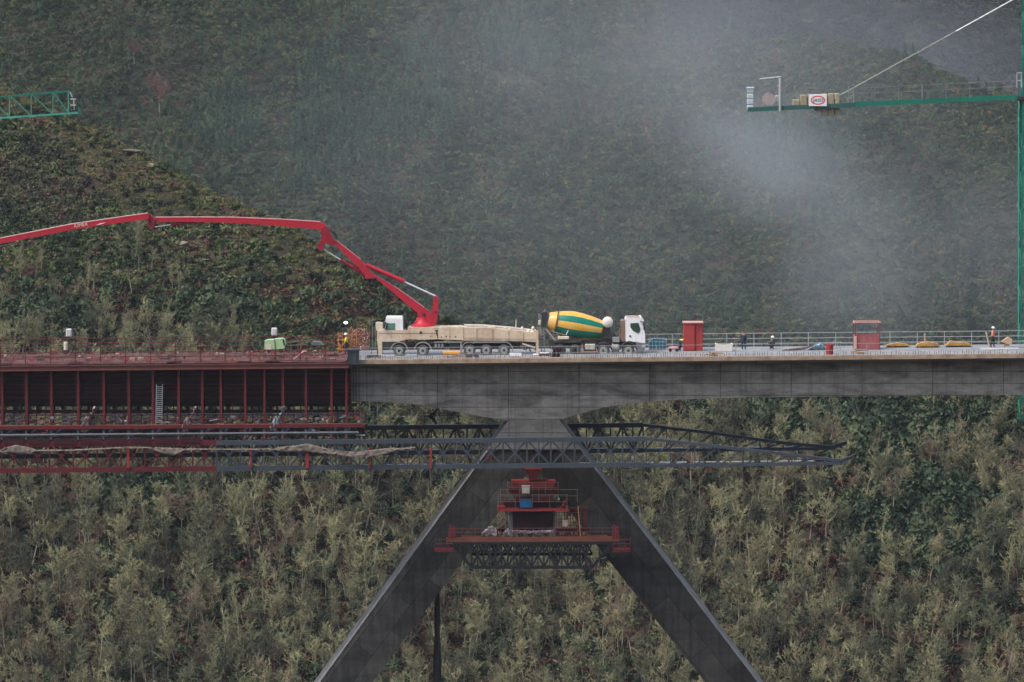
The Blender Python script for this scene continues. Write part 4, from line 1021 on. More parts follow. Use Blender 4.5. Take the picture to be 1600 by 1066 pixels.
M_frame = paint('truck_frame', (.035, .035, .038), .7, .5, (.10, .09, .08), 2)
def wheel(u, v, parent, r=.52, Y=YT, hub=M_hub, both=True):
    """wheel at picture point of its centre on the near flank; the twin on the far flank is a wheel of its own"""
    for Yw, s in (((Y, 1), (Y + TW - .34, -1)) if both else ((Y, 1),)):
        c = P(u, v, Y); zc = c.z
        w_ = empty_part('wheel', parent, (c.x, Yw, zc)); mb = MB()
        mb.lathe((c.x, Yw, zc), (0, 1, 0), [(0, r * .62), (0, r * .9), (.05, r), (.29, r), (.34, r * .9), (.34, r * .62)], 28); mb.build('tyre', M_tyre, w_, True)
        mb = MB(); y0 = Yw - .012 if s > 0 else Yw + .352
        if s > 0: mb.lathe((c.x, Yw - .02, zc), (0, 1, 0), [(0, r * .60), (.015, r * .63), (.09, r * .50), (.12, r * .28), (-.03 + .04, r * .24), (.0, r * .20)], 24)
        else: mb.lathe((c.x, Yw + .30, zc), (0, 1, 0), [(0, r * .6), (.06, r * .6)], 24)
        mb.build('rim', hub, w_, True)
        if s > 0:
            mb = MB()
            for k in range(10): a = 2 * PI * k / 10; mb.tube((c.x + r * .40 * math.cos(a), Yw - .01, zc + r * .40 * math.sin(a)), (c.x + r * .40 * math.cos(a), Yw + .1, zc + r * .40 * math.sin(a)), .035, n=6)
            mb.build('wheel_nuts', M_frame, w_)
def arch(mb, u, v, r0, r1, Y0, Y1, a0=-5, a1=185, n=14):
    c = P(u, v, Y0); pts = [(c.x + r1 * math.cos(math.radians(a0 + (a1 - a0) * k / n)), c.z + r1 * math.sin(math.radians(a0 + (a1 - a0) * k / n))) for k in range(n + 1)]
    pin = [(c.x + r0 * math.cos(math.radians(a0 + (a1 - a0) * k / n)), c.z + r0 * math.sin(math.radians(a0 + (a1 - a0) * k / n))) for k in range(n + 1)]
    for k in range(n):
        q = [pts[k], pts[k + 1], pin[k + 1], pin[k]]
        mb.add([(x, Y0, z) for x, z in q] + [(x, Y1, z) for x, z in q], [(0, 1, 2, 3), (7, 6, 5, 4), (0, 4, 5, 1), (1, 5, 6, 2), (2, 6, 7, 3), (3, 7, 4, 0)])
def pz(mb, pts, Y, Y0, Y1): return mb.prism(XZs(pts, Y), Y0, Y1)
WV = 548.2
pt = empty('concrete_pump_truck', D(715, YT + 1.25), 'long beige concrete pump truck with white cab and raised red boom', 'truck')
mb = MB(); pz(mb, [(600, 539), (836, 538), (836, 543.5), (600, 544.5)], YT, YT + .7, YT + 1.8)
pz(mb, [(596, 532), (622, 532), (617, 545), (597, 545)], YT, YT + .02, YT + 2.48); mb.build('chassis', M_frame, pt)
mb = MB(); pz(mb, [(589, 517), (601, 515.8), (680, 516), (684, 530.2), (655, 531), (638, 530), (622, 534), (597, 534), (597, 557), (592, 557), (589, 530)], YT, YT, YT + TW)
mb.build('front_body', M_beige, pt)
mb = MB(); pz(mb, [(683.8, 515.8), (679, 511.5), (722.8, 511.4), (723, 531.5), (684.4, 530.2)], YT, YT - .01, YT + TW)
pz(mb, [(637, 511.5), (684, 511.3), (684, 515.9), (637, 515.9)], YT, YT + .05, YT + TW - .1); mb.build('middle_body', M_beige, pt)
mb = MB(); pz(mb, [(724, 512), (760, 512.2), (800, 516), (838.5, 520), (838.5, 534.5), (820, 533.5), (724, 532)], YT, YT + .02, YT + TW - .02)
pz(mb, [(724, 532), (722.4, 531.8), (722.4, 511.8), (724, 511.9)], YT, YT - .02, YT + .03); mb.build('rear_body', M_beige, pt)
mb = MB(); pz(mb, [(725, 509), (756, 509.5), (799, 513), (832, 517), (832, 521), (725, 514)], YT, YT + .6, YT + TW - .5); mb.build('deck_plate', paint('pale_plate', (.50, .46, .40), .6, .6, (.25, .2, .16), 1), pt)
mb = MB()
for u, v, r in ((657.5, 520, .12), (673, 526, .05), (684, 526.5, .05), (690, 527, .06), (697, 526, .06), (703, 526.5, .05), (712, 526.5, .06)): p = P(u, v, YT); mb.lathe(p + Vector((0, -.025, 0)), (0, 1, 0), [(0, r), (.02, r)], 10)
mb.build('body_holes', M_dark, pt)
cb = empty_part('cab', pt, P(613, 516, YT)); mb = MB()
x0, z0 = XZ(599, 516, YT); 
front = XZs([(598.5, 516), (601.5, 502), (603, 497.8), (629.5, 498), (630, 516)], YT); mb.prism(front, YT + .06, YT + TW - .06); mb.build('cab_shell', M_white, cb)
mb = MB(); pz(mb, [(602.5, 498), (604, 495.8), (628, 495.8), (629.5, 498)], YT, YT + .15, YT + TW - .15); mb.build('cab_roof', M_white, cb)
mb = MB(); pz(mb, [(602.5, 514.6), (604.6, 505.2), (617.3, 505.2), (617.3, 514.6)], YT, YT + .035, YT + .058); wn = mb.build('window', M_gg, cb)
mb = MB(); pz(mb, [(602.2, 515), (604.4, 504.7), (606.4, 504.7), (604.2, 515)], YT, YT + .015, YT + .034); pz(mb, [(602, 514.6), (617.8, 514.6), (617.8, 515.3), (602, 515.3)], YT, YT + .015, YT + .034); mb.build('window_frame', M_dark, cb)
mb = MB(); mb.bar(P(599.8, 514, YT), P(602.6, 503, YT), .06, .1); mb.bar((P(600, 503, YT).x, YT - .25, P(600, 503, YT).z), P(602, 501, YT), .04); p = P(599.6, 507, YT); mb.bbox(p.x - .06, p.x + .1, YT - .38, YT - .12, p.z - .3, p.z + .3, .03); mb.build('mirror', M_frame, cb)
mb = MB(); pz(mb, [(630.5, 499), (632.3, 499), (632.3, 514), (630.5, 514)], YT, YT + .1, YT + 2.3)
for k in range(4): pz(mb, [(633.5 + k, 503 + 1.3 * k), (634.2 + k, 503 + 1.3 * k), (634.2 + k, 515), (633.5 + k, 515)], YT, YT + .6, YT + 1.8)
mb.build('exhaust_rack', paint('sooty_brown', (.07, .045, .04), .8, .5, None, 3), pt)
mb = MB(); pz(mb, [(586.8, 505), (590, 504.2), (597.5, 505), (597.5, 516.5), (588, 516.8), (586.8, 510)], YT, YT + .2, YT + 1.0)
mb.build('front_locker', M_cream, pt)
mb = MB(); mb.tube(P(590, 517, YT + .3), P(590, 558, YT + .3), .05, n=6); mb.tube(P(580, 500, 7), P(580, 556, 7), .03, n=6); mb.build('front_outrigger', M_frame, pt)
mb = MB()
for u, v, a, b2 in ((623.8, WV, 8, 172), (660.7, WV, 8, 172)): arch(mb, u, v, .70, .80, YT - .01, YT + .5, a, b2)
arch(mb, 733.8, WV - .5, .70, .78, YT - .01, YT + .5, 60, 190); arch(mb, 788, WV - .5, .70, .78, YT - .01, YT + .5, -10, 100)
a, b2 = P(740, 533, YT), P(786, 534, YT); mb.box(a.x, b2.x, YT - .01, YT + .5, a.z - .15, a.z - .05); mb.build('mudguard', M_hub, pt)
for u in (623.8, 660.7): wheel(u, WV, pt)
for u in (733.8, 759.8, 787.5): wheel(u, WV - .6, pt)
mb = MB(); pz(mb, [(677, 536), (695, 536), (695, 545), (677, 545)], YT, YT + .1, YT + .8); pz(mb, [(702, 535), (718, 535), (718, 547), (702, 547)], YT, YT + .1, YT + .9); mb.build('side_tank', M_frame, pt)
mb = MB(); pz(mb, [(719, 534), (722, 534), (722, 549), (719, 549)], YT, YT, YT + .25); mb.tube(P(678, 535, YT), P(722, 535, YT), .05, n=6)
for u in (681, 686, 691): p = P(u, 539, YT); mb.bbox(p.x - .09, p.x + .09, YT + .02, YT + .1, p.z - .2, p.z + .1, .02)
mb.build('step_frame', M_hub, pt)
rl = empty_part('rear_outrigger', pt, P(838, 535, YT)); mb = MB(); pz(mb, [(837.6, 517), (841.2, 517), (841.4, 553), (838, 553)], YT, YT - .2, YT + .25); mb.bar(P(816, 537, YT - .05), P(836, 543.5, YT - .05), .12); mb.build('outrigger_leg', M_beige, rl)
mb = MB(); p = P(840, 553, YT); mb.bbox(p.x - .4, p.x + .4, YT - .4, YT + .4, p.z - .12, p.z, .03); mb.build('outrigger_foot', M_white, rl)
mb = MB(); mb.tube(P(806, 516, YT + 1), P(806.5, 499, YT + 1), .07, .04, 6); mb.lathe(P(816, 518, YT + .8), (0, 0, 1), [(0, .16), (.35, .12), (.45, .03)], 8); mb.tube(P(820, 521, YT + .6), P(828, 515.5, YT + .6), .1, n=6); mb.tube(P(828, 520, YT + .6), P(838, 516, YT + .6), .12, n=6); mb.lathe(P(833, 515, YT + .6), (0, 0, 1), [(0, .14), (.18, .16), (.3, .02)], 8); mb.build('rear_fittings', M_cream, pt)
mb = MB()
for k in range(8): p = P(random.uniform(812, 836), random.uniform(536, 548), YT + .5); mb.tube(p, p + Vector((random.uniform(-.6, .6), random.uniform(-.3, .3), random.uniform(-.5, .3))), .07, n=6)
mb.build('hopper_pipes', M_hub, pt)
mb = MB()
for (u0, v0, u1, v1) in ((612, 517, 612, 529), (640, 516.5, 640, 529), (684.2, 512, 684.2, 530), (703, 512, 703, 531), (592, 521, 683, 520.5), (745, 513.5, 745, 531.5), (770, 514.5, 770, 532), (795, 517, 795, 532.5), (818, 519.5, 818, 533), (724, 528.5, 838, 530.5)):
    mb.bar(P(u0, v0, YT) + Vector((0, -.013, 0)), P(u1, v1, YT) + Vector((0, -.013, 0)), .03, .012)
mb.build('panel_seams', paint('seam_brown', (.20, .14, .09), .8, .3, None, 3), pt)
mb = MB()
for k in range(26): u = random.choice([random.uniform(686, 722), random.uniform(726, 800)]); p = P(u, 511.5 + max(0, (u - 760)) * .1, YT + random.uniform(.2, 1.6)); mb.bbox(p.x - random.uniform(.05, .4), p.x + .15, p.y, p.y + .2, p.z - .02, p.z + random.uniform(.05, .16), .02)
mb.build('deck_fittings', M_cream, pt)
# turret and boom
tu = empty_part('boom_turret', pt, P(662, 509, YT + 1.2)); YB = YT + 1.25
mb = MB(); c = P(660, 510, YB); mb.lathe((c.x, YB, c.z), (0, 0, 1), [(0, 1.02), (.12, 1.0), (.22, .78), (.55, .55), (.8, .5)], 24); mb.build('slewing_cone', M_boom, tu, True)
mb = MB(); pz(mb, [(646, 505), (654, 500), (652.5, 488), (660, 482.5), (668, 483.5), (674, 490), (677, 505), (676, 510), (658, 510)], YB, YB - .45, YB + .45); mb.build('turret_housing', M_boom, tu)
mb = MB()
for s in (-.42, .18): pz(mb, [(672, 509), (670, 494), (675.5, 486), (677, 466), (680, 461.5), (684.5, 465), (685, 485), (681.5, 505), (679, 509.5)], YB, YB + s, YB + s + .24)
mb.build('turret_horn', M_boom, tu)
mb = MB(); p = P(663, 491.5, YB); mb.lathe((p.x, YB - .49, p.z), (0, 1, 0), [(0, .14), (.03, .14)], 12); p = P(681, 487, YB); mb.lathe((p.x, YB - .46, p.z), (0, 1, 0), [(0, .10), (.03, .1)], 12); mb.build('pivot_pin', M_dark, tu)
b1 = empty_part('boom_section', pt, P(663, 490, YB)); mb = MB()
pz(mb, [(671, 486), (664, 493.5), (652, 488.5), (603, 447.8), (587, 434), (571, 435.5), (570, 430), (563, 421), (521, 379.5), (526, 376.5), (564, 406), (583, 428), (616, 447.5), (660, 479)], YB, YB - .30, YB + .30); mb.build('arm_box', M_boom, b1)
mb = MB(); mb.bar(P(616, 446.8, YB), P(663, 480.5, YB), .5, .05); mb.bar(P(526, 376, YB), P(563, 405, YB), .5, .05); mb.build('top_plate', paint('boom_red_pale', (.60, .20, .20), .3, .3, None, 2), b1)
cy = empty_part('lift_cylinder', pt, P(607, 430, YB)); mb = MB(); mb.tube(P(572, 414, YB), P(631, 440, YB), .20, n=14); mb.lathe(P(628, 438.7, YB), P(631, 440, YB) - P(628, 438.7, YB), [(0, .23), (.2, .23)], 14); mb.build('cylinder_barrel', M_boom, cy, True)
mb = MB(); mb.tube(P(630, 439.6, YB), P(681, 463, YB), .075, n=10); mb.build('piston_rod', M_chrome, cy, True)
cy = empty_part('lift_cylinder', pt, P(540, 410, YB)); mb = MB(); mb.tube(P(532, 406, YB), P(573, 432, YB), .13, n=12); mb.tube(P(545, 410, YB), P(570, 426, YB), .05, n=8); mb.build('cylinder_barrel', M_boomd, cy, True)
mb = MB(); mb.tube(P(503, 388.5, YB), P(533, 406.5, YB), .06, n=10); mb.build('piston_rod', M_chrome, cy, True)
mb = MB(); pz(mb, [(501.5, 357.5), (509, 352), (512, 356), (521, 373), (526, 377), (522, 383.5), (513, 382), (507, 379), (505, 389), (499.5, 391.5), (495.5, 388), (497, 381), (502, 375)], YB, YB - .36, YB + .36); mb.build('elbow_link', M_boomd, b1)
mb = MB(); mb.poly([P(514, 359, YB - .3), P(520, 363, YB - .45), (P(526, 369, YB - .4)), P(524, 374, YB - .35)], .07); mb.build('hydraulic_hose', M_black, b1)
b2_ = empty_part('boom_section', pt, P(510, 355, YB)); mb = MB(); pz(mb, [(240, 340.3), (300, 339.8), (360, 340), (440, 343.2), (500, 347), (507, 350), (513, 357), (508, 362), (496, 358.5), (440, 353.5), (360, 348), (300, 347), (243, 347)], YB + .45, YB + .30, YB + .72); mb.build('arm_box', M_boom, b2_)
mb = MB(); mb.poly([P(u, v - .2, YB + .5) for u, v in ((243, 339.8), (300, 339.4), (360, 339.6), (440, 342.8), (500, 346.6))], .045); mb.build('delivery_pipe', paint('pipe_pink_grey', (.55, .38, .36), .4, .5, None, 2), b2_)
cy = empty_part('lift_cylinder', pt, P(270, 350, YB)); mb = MB(); mb.tube(P(267, 351.2, YB + .5), P(304, 346.8, YB + .5), .11, n=12); mb.build('cylinder_barrel', M_boomd, cy, True)
mb = MB(); mb.tube(P(242, 355, YB + .5), P(268, 351, YB + .5), .06, n=10); mb.build('piston_rod', M_chrome, cy, True)
b3 = empty_part('boom_section', pt, P(235, 342, YB)); mb = MB(); pz(mb, [(231, 343), (231.5, 334), (234.5, 334.5), (242.5, 341.5), (242, 346), (240.5, 356), (235.5, 357), (232.5, 352)], YB + .1, YB - .1, YB + .25); mb.build('elbow_link', M_boomd, b3)
mb = MB(); pz(mb, [(-330, 452), (-330, 444), (0, 373), (113, 350.5), (232, 333.5), (234, 342), (213, 344.5), (113, 358.8), (0, 381)], YB + .1, YB - .32, YB + .06); mb.build('arm_box', M_boom, b3)
mb = MB(); mb.poly([P(-330, 443.5, YB - .2), P(0, 372.4, YB - .2), P(113, 350, YB - .2), P(231, 333, YB - .2)], .05); mb.poly([P(-330, 458, YB), P(0, 385, YB), P(26, 379, YB)], .07); mb.build('delivery_pipe', MATS['pipe_pink_grey'], b3)
mb = MB(); pz(mb, [(150, 351.6), (157, 349), (166, 347.6), (158, 350.6)], YB - .25, YB - .34, YB - .322); mb.build('white_decal', M_white, b3)
ang = math.atan2(350.5 - 373, 113 - 0); text('IUMEX', P(126.5, 351.9, YB - .33), .42, paint('decal_cream', (.72, .62, .52), .5, .2, None, 3, bump=0), b3, rot=(PI / 2, -math.radians(9), 0), ext=.004)
# end hose hanging off beyond the frame
mb = MB(); a = P(-330, 450, YB); mb.poly([a, a + Vector((-.5, 0, -.6)), a + Vector((-.6, 0, -4))], .1); mb.build('end_hose', M_black, b3)

# ---------------------------------------------------------------- mixer truck
mx = empty('concrete_mixer_truck', D(925, YT + 1.25), 'white cab concrete mixer truck with a yellow and green striped drum', 'truck')
mb = MB(); pz(mb, [(858, 533), (1000, 533.5), (1000, 540), (858, 541)], YT, YT + .7, YT + 1.8); pz(mb, [(912, 535), (932, 535), (932, 552), (912, 552)], YT, YT + .5, YT + 1.9); mb.build('chassis', M_frame, mx)
cb = empty_part('cab', mx, P(992, 533, YT)); mb = MB()
pz(mb, [(977.5, 534), (977, 499), (979, 496.5), (1000, 496.5), (1003, 500), (1007, 518), (1008, 524), (1008, 536), (1001, 536.5), (984, 533)], YT, YT + .05, YT + TW - .05); mb.build('cab_shell', M_white, cb)
mb = MB(); pz(mb, [(985, 505.4), (997.5, 504.6), (1000.6, 514), (999.5, 519.6), (996.5, 521), (989, 517), (985, 511.5)], YT, YT + .025, YT + .048); mb.build('window', M_glass, cb)
mb = MB(); p = P(984.6, 525.5, YT); mb.lathe((p.x, YT + .02, p.z), (0, 1, 0), [(0, .09), (.02, .09)], 10); mb.build('door_handle', M_dark, cb)
mb = MB(); pz(mb, [(998, 497), (1002, 495.5), (1006.5, 501.5), (1004, 503)], YT, YT - .1, YT + TW + .1); mb.build('sun_visor', M_white, cb)
mb = MB(); mb.bar(P(1000.5, 503, YT), P(1006.3, 503, YT - .3), .05); p = P(1006.5, 508, YT); mb.bbox(p.x - .08, p.x + .1, YT - .35, YT - .1, p.z - .42, p.z + .22, .03); mb.build('mirror', M_frame, cb)
mb = MB(); pz(mb, [(979, 494.7), (1000, 494.7), (1000, 496.4), (979, 496.4)], YT, YT + .2, YT + .3); mb.build('roof_marker', paint('orange_marker', (.45, .22, .1), .5, .3, None, 3), cb)
mb = MB(); pz(mb, [(993, 534), (1007, 536.5), (1007.5, 546), (1003, 550), (995, 549)], YT, YT + .0, YT + TW); mb.build('front_bumper', paint('bumper_grey', (.16, .17, .18), .6, .5, None, 2), mx)
mb = MB(); p = P(1005.5, 541.5, YT); mb.bbox(p.x - .14, p.x + .16, YT - .02, YT + .3, p.z - .13, p.z + .13, .03); mb.build('headlight', M_galv, mx)
mb = MB(); pz(mb, [(970.5, 502), (976.5, 501), (976.5, 534), (971.5, 534)], YT, YT + .3, YT + 2.2)
for k in range(3): mb.tube(P(968 + 2.5 * k, 512 + 3 * k, YT + .7), P(968 + 2.5 * k, 534, YT + .7), .06, n=6)
mb.build('cab_rack', paint('rusty_brown_rack', (.24, .16, .12), .8, .6, None, 2), mx)
for u in (875.5, 899): wheel(u, WV - 1, mx, .50, hub=M_frame)
for u in (943, 981.7): wheel(u, WV, mx, .55)
mb = MB(); arch(mb, 943, WV, .66, .76, YT - .01, YT + .5, 5, 175); arch(mb, 981.7, WV, .68, .80, YT - .01, YT + .5, 5, 175)
a, b2 = P(866, 534, YT), P(908, 533, YT); mb.box(a.x, b2.x, YT - .02, YT + .5, a.z - .08, a.z + .06); mb.bar(P(866, 534, YT + .2), P(860, 545, YT + .2), .5, .06, (0, 1, 0)); mb.build('mudguard', M_frame, mx)
mb = MB(); p, q = P(914, 547, YT), P(930, 538, YT); mb.bbox(p.x, q.x, YT + .05, YT + .6, p.z, q.z, .05); mb.build('fuel_tank', paint('tank_pale', (.42, .43, .36), .5, .5, None, 3), mx)
mb = MB(); mb.tube(P(907, 550, YT), P(935, 549.5, YT), .07, n=6); mb.tube(P(910, 537, YT), P(909, 551, YT), .05, n=6); mb.build('side_guard', paint('orange_brown_guard', (.32, .15, .08), .7, .5, None, 2), mx)
for k in (0,): mb = MB(); p = P(962, 544, YT); mb.lathe((p.x - .35, YT + .45, p.z), (1, 0, 0), [(0, .30), (.05, .36), (.6, .36), (.66, .3)], 14); pz(mb, [(957, 528), (968, 528), (968, 535), (957, 535)], YT, YT + .2, YT + 1.1); mb.build('air_tank', M_hub, mx)
# drum: a body of revolution painted in lengthwise stripes
YD = YT + 1.25
A, B = P(855.5, 501.5, YD), P(941.5, 515.8, YD); ax = (B - A); L = ax.length; ax.normalize()
k_ = SC(YD); prof = [(0, 12.8), (.02, 13.6), (.10, 15.8), (.15, 17.0), (.28, 19.8), (.44, 21.6), (.60, 21.0), (.78, 18.6), (.92, 15.9), (.985, 14.2), (1.0, 11.5)]
n = 72; e1 = Vector((0, 1, 0)); e2 = ax.cross(e1).normalized()
if e2.z < 0: e2 = -e2
dm = MB(); vs = []; fs = []; mi = []
for t_, r in prof:
    for i in range(n):
        a = 2 * PI * i / n; vs.append(A + ax * L * t_ + (-e1 * math.cos(a) + e2 * math.sin(a)) * r * k_)   # a=0 faces the viewer side
def stripe(a):
    a = (math.degrees(a) + 180) % 360 - 180; s_ = math.sin(math.radians(a))
    k = int(((a + 360 + 1) % 74) > 42)
    return k
for j in range(len(prof) - 1):
    t0 = prof[j][0]
    for i in range(n):
        fs.append((j * n + i, j * n + (i + 1) % n, (j + 1) * n + (i + 1) % n, (j + 1) * n + i))
        am = math.degrees(2 * PI * (i + .5) / n); am = (am + 180) % 360 - 180
        g_ = (14 < am < 43) or (-54 < am < -16) or (92 < am < 122) or (152 < am < 180) or (-150 < am < -118)
        mi.append(1 if g_ and .14 < t0 < .93 else (2 if t0 < .02 else 0))
fs.append(tuple(range(n - 1, -1, -1))); mi.append(0); fs.append(tuple(range((len(prof) - 1) * n, len(prof) * n))); mi.append(0)
dm.add(vs, fs); dm.mi = mi
M_yel = paint('drum_yellow', (.68, .36, .05), .3, .45, (.62, .50, .25), .9, streak=False); M_grn = paint('drum_green', (.004, .17, .12), .3, .3, (.02, .06, .05), 1.2, streak=False)
dr = dm.build('drum', [M_yel, M_grn, M_hub], mx, True)
mb = MB(); rr = 17.3 * k_
mb.lathe(A + ax * (L * .150), ax, [(0, rr), (0, rr + .05), (.16, rr + .06), (.16, rr)], 40); mb.build('roller_ring', paint('ring_brown', (.16, .09, .05), .6, .5, None, 2), dr, True)
mb = MB(); p = P(879, 519.5, YD - 1.06); mb.bar(P(884.5, 523.5, YD - 1.0), P(888, 516, YD - 1.1), .05); mb.build('drum_mark', M_white, dr)
mb = MB(); c = P(949.5, 503.5, YT + .9); 
mb.lathe(c + Vector((0, -.45, 0)), (0, 1, 0), [(0, .12), (.05, .36), (.15, .47), (.75, .47), (.85, .36), (.9, .12)], 20); mb.build('water_tank', paint('tank_white', (.72, .68, .62), .4, .35, (.5, .36, .3), 1.5), mx, True)
mb = MB(); pz(mb, [(941, 512), (953, 512), (957, 534), (940, 534)], YT, YT + .7, YT + 1.8)
for k in range(5): mb.tube(P(943 + 3.4 * k, 515 + k, YT + .5), P(943 + 3.4 * k, 534, YT + .5), .035, n=5)
mb.tube(P(941, 528, YT + .4), P(960, 528, YT + .4), .04, n=5); mb.build('front_pedestal', M_frame, mx)
mb = MB(); pz(mb, [(868, 527), (888, 524), (905, 530), (932, 533), (866, 534)], YT, YT + .8, YT + 1.7); mb.bar(P(853, 514, YT + .3), P(868, 533, YT + .3), .12, .16); mb.bar(P(862, 516, YT + .3), P(876, 527, YT + .3), .08); mb.tube(P(866, 519, YT + .2), P(884, 524, YT + .4), .05, n=6); mb.build('rear_frame', paint('pale_rusty_frame', (.30, .27, .23), .7, .6, None, 2), mx)
mb = MB(); p, q = P(871.5, 530.5, YT), P(889.5, 526, YT); mb.bbox(p.x, q.x, YT, YT + .5, p.z, q.z, .04); mb.build('chute_extension', M_cream, mx)
mb = MB(); pz(mb, [(846.5, 489.5), (855.5, 487), (856.5, 500), (851, 513), (846, 508)], YT, YT + .5, YT + 2.0); mb.build('hopper', M_frame, mx)
mb = MB(); mb.bar(P(847, 508, YT + .9), P(841, 519, YT + .9), .5, .3); mb.bar(P(843, 512, YT + .7), P(843.5, 526, YT + .7), .3, .5); mb.build('chute', paint('chute_grey', (.13, .12, .10), .8, .6, (.3, .28, .25), 2), mx)
mb = MB(); 
for (a, b2) in (((841.5, 490), (846.5, 495)), ((841.5, 490), (843, 500)), ((843, 500), (848, 504)), ((851, 487), (852, 482.5)), ((845, 497), (842, 507))): mb.tube(P(*a, YT + .6), P(*b2, YT + .6), .045, n=6)
for u in (845, 850): mb.tube(P(u, 512, YT + .3), P(u + 1, 552, YT + .3), .04, n=6)
for v in range(518, 552, 5): mb.tube(P(845.3, v, YT + .3), P(850.8, v, YT + .3), .03, n=6)
mb.build('ladder', M_hub, mx)
mb = MB(); p = P(843, 504, YT + .4); mb.bbox(p.x - .1, p.x + .12, YT + .3, YT + .5, p.z - .2, p.z + .2, .04); mb.build('rear_lamp', M_cream, mx)

# ================================================================ people
def skin(name, joints, edges, mat, parent, sub=1):
    """one continuous surface grown round connected joints: name -> (position, radius)"""
    ks = list(joints); me = bpy.data.meshes.new(name); me.from_pydata([joints[k][0] for k in ks], [(ks.index(a), ks.index(b2)) for a, b2 in edges], [])
    o = bpy.data.objects.new(name, me); COL.objects.link(o); o.parent = parent
    md = o.modifiers.new('skin', 'SKIN'); md.use_smooth_shade = True
    for i, k in enumerate(ks): r = joints[k][1]; me.skin_vertices[0].data[i].radius = (r, r) if not isinstance(r, tuple) else r
    me.skin_vertices[0].data[0].use_root = True
    if sub: s_ = o.modifiers.new('sub', 'SUBSURF'); s_.levels = sub; s_.render_levels = sub
    me.materials.append(mat); return o
M_skin = paint('skin', (.42, .24, .17), .6, .1, None, 5, bump=0)
def person(loc, label, pose='stand', rz=0, vest=None, trousers=None, helmet=None, sc=1.0, vname='vest'):
    o = empty('person', loc, label, 'person', rz=rz); o.scale = (sc,) * 3
    if pose == 'stand':
        J = dict(pelvis=((0, 0, .95), .13), waist=((0, .0, 1.12), .125), chest=((.0, -.01, 1.36), (.17, .12)), neck=((.0, -.01, 1.52), .055), head0=((.02, 0, 1.60), .08), head=((.03, 0, 1.69), .095), head1=((.025, 0, 1.77), .06))
        sh = ((.0, .19, 1.42), .065); J['shL'] = sh; J['shR'] = ((.0, -.19, 1.42), .065)
        J['elL'] = ((.05, .25, 1.15), .048); J['haL'] = ((.18, .24, .93), .035); J['elR'] = ((.06, -.26, 1.15), .048); J['haR'] = ((.2, -.22, .96), .035)
        J['hipL'] = ((0, .10, .88), .10); J['hipR'] = ((0, -.10, .88), .10); J['knL'] = ((.10, .11, .50), .07); J['knR'] = ((-.08, -.12, .50), .07)
        J['anL'] = ((.06, .12, .10), .05); J['anR'] = ((-.16, -.13, .10), .05); J['toL'] = ((.22, .13, .05), .04); J['toR'] = ((.0, -.15, .05), .04)
    elif pose == 'bend':
        J = dict(pelvis=((0, 0, .80), .13), waist=((.16, 0, .92), .125), chest=((.40, 0, 1.00), (.12, .16)), neck=((.55, 0, 1.03), .055), head0=((.62, 0, 1.05), .08), head=((.69, 0, 1.03), .095), head1=((.75, 0, 1.0), .06))
        J['shL'] = ((.46, .19, .98), .065); J['shR'] = ((.46, -.19, .98), .065); J['elL'] = ((.52, .22, .70), .048); J['haL'] = ((.62, .18, .47), .035); J['elR'] = ((.54, -.22, .70), .048); J['haR'] = ((.66, -.16, .5), .035)
        J['hipL'] = ((0, .10, .76), .10); J['hipR'] = ((0, -.10, .76), .10); J['knL'] = ((.14, .12, .44), .07); J['knR'] = ((.02, -.12, .44), .07)
        J['anL'] = ((.0, .12, .09), .05); J['anR'] = ((-.14, -.12, .09), .05); J['toL'] = ((.17, .13, .05), .04); J['toR'] = ((.03, -.13, .05), .04)
    else:   # crouching
        J = dict(pelvis=((-.10, 0, .34), .14), waist=((-.04, 0, .50), .13), chest=((.08, 0, .70), (.16, .13)), neck=((.13, 0, .84), .055), head0=((.16, 0, .91), .08), head=((.18, 0, .99), .095), head1=((.18, 0, 1.07), .06))
        J['shL'] = ((.10, .19, .76), .065); J['shR'] = ((.10, -.19, .76), .065); J['elL'] = ((.28, .22, .56), .048); J['haL'] = ((.44, .15, .42), .035); J['elR'] = ((.28, -.22, .56), .048); J['haR'] = ((.45, -.15, .40), .035)
        J['hipL'] = ((-.08, .11, .32), .10); J['hipR'] = ((-.08, -.11, .32), .10); J['knL'] = ((.30, .16, .48), .075); J['knR'] = ((.26, -.17, .30), .075)
        J['anL'] = ((.16, .14, .09), .05); J['anR'] = ((-.06, -.14, .10), .05); J['toL'] = ((.33, .15, .05), .04); J['toR'] = ((.08, -.15, .05), .04)
    E = [('pelvis', 'waist'), ('waist', 'chest'), ('chest', 'neck'), ('neck', 'head0'), ('head0', 'head'), ('head', 'head1'), ('chest', 'shL'), ('chest', 'shR'), ('shL', 'elL'), ('elL', 'haL'), ('shR', 'elR'), ('elR', 'haR'),
         ('pelvis', 'hipL'), ('pelvis', 'hipR'), ('hipL', 'knL'), ('knL', 'anL'), ('anL', 'toL'), ('hipR', 'knR'), ('knR', 'anR'), ('anR', 'toR')]
    def grow(names, k): return {q: (J[q][0], tuple(r * k for r in J[q][1]) if isinstance(J[q][1], tuple) else J[q][1] * k) for q in names}
    skin('body', {k: J[k] for k in J}, E, M_skin, o)
    tn = ['pelvis', 'waist', 'hipL', 'hipR', 'knL', 'knR', 'anL', 'anR', 'toL', 'toR']; skin('trousers', grow(tn, 1.3), [e for e in E if e[0] in tn and e[1] in tn], trousers or M_dark, o)
    vn = ['pelvis', 'waist', 'chest', 'shL', 'shR', 'elL', 'elR'] + (['haL', 'haR'] if vname == 'jacket' else []); vn2 = grow(vn, 1.42)
    skin(vname, vn2, [e for e in E if e[0] in vn and e[1] in vn], vest, o)
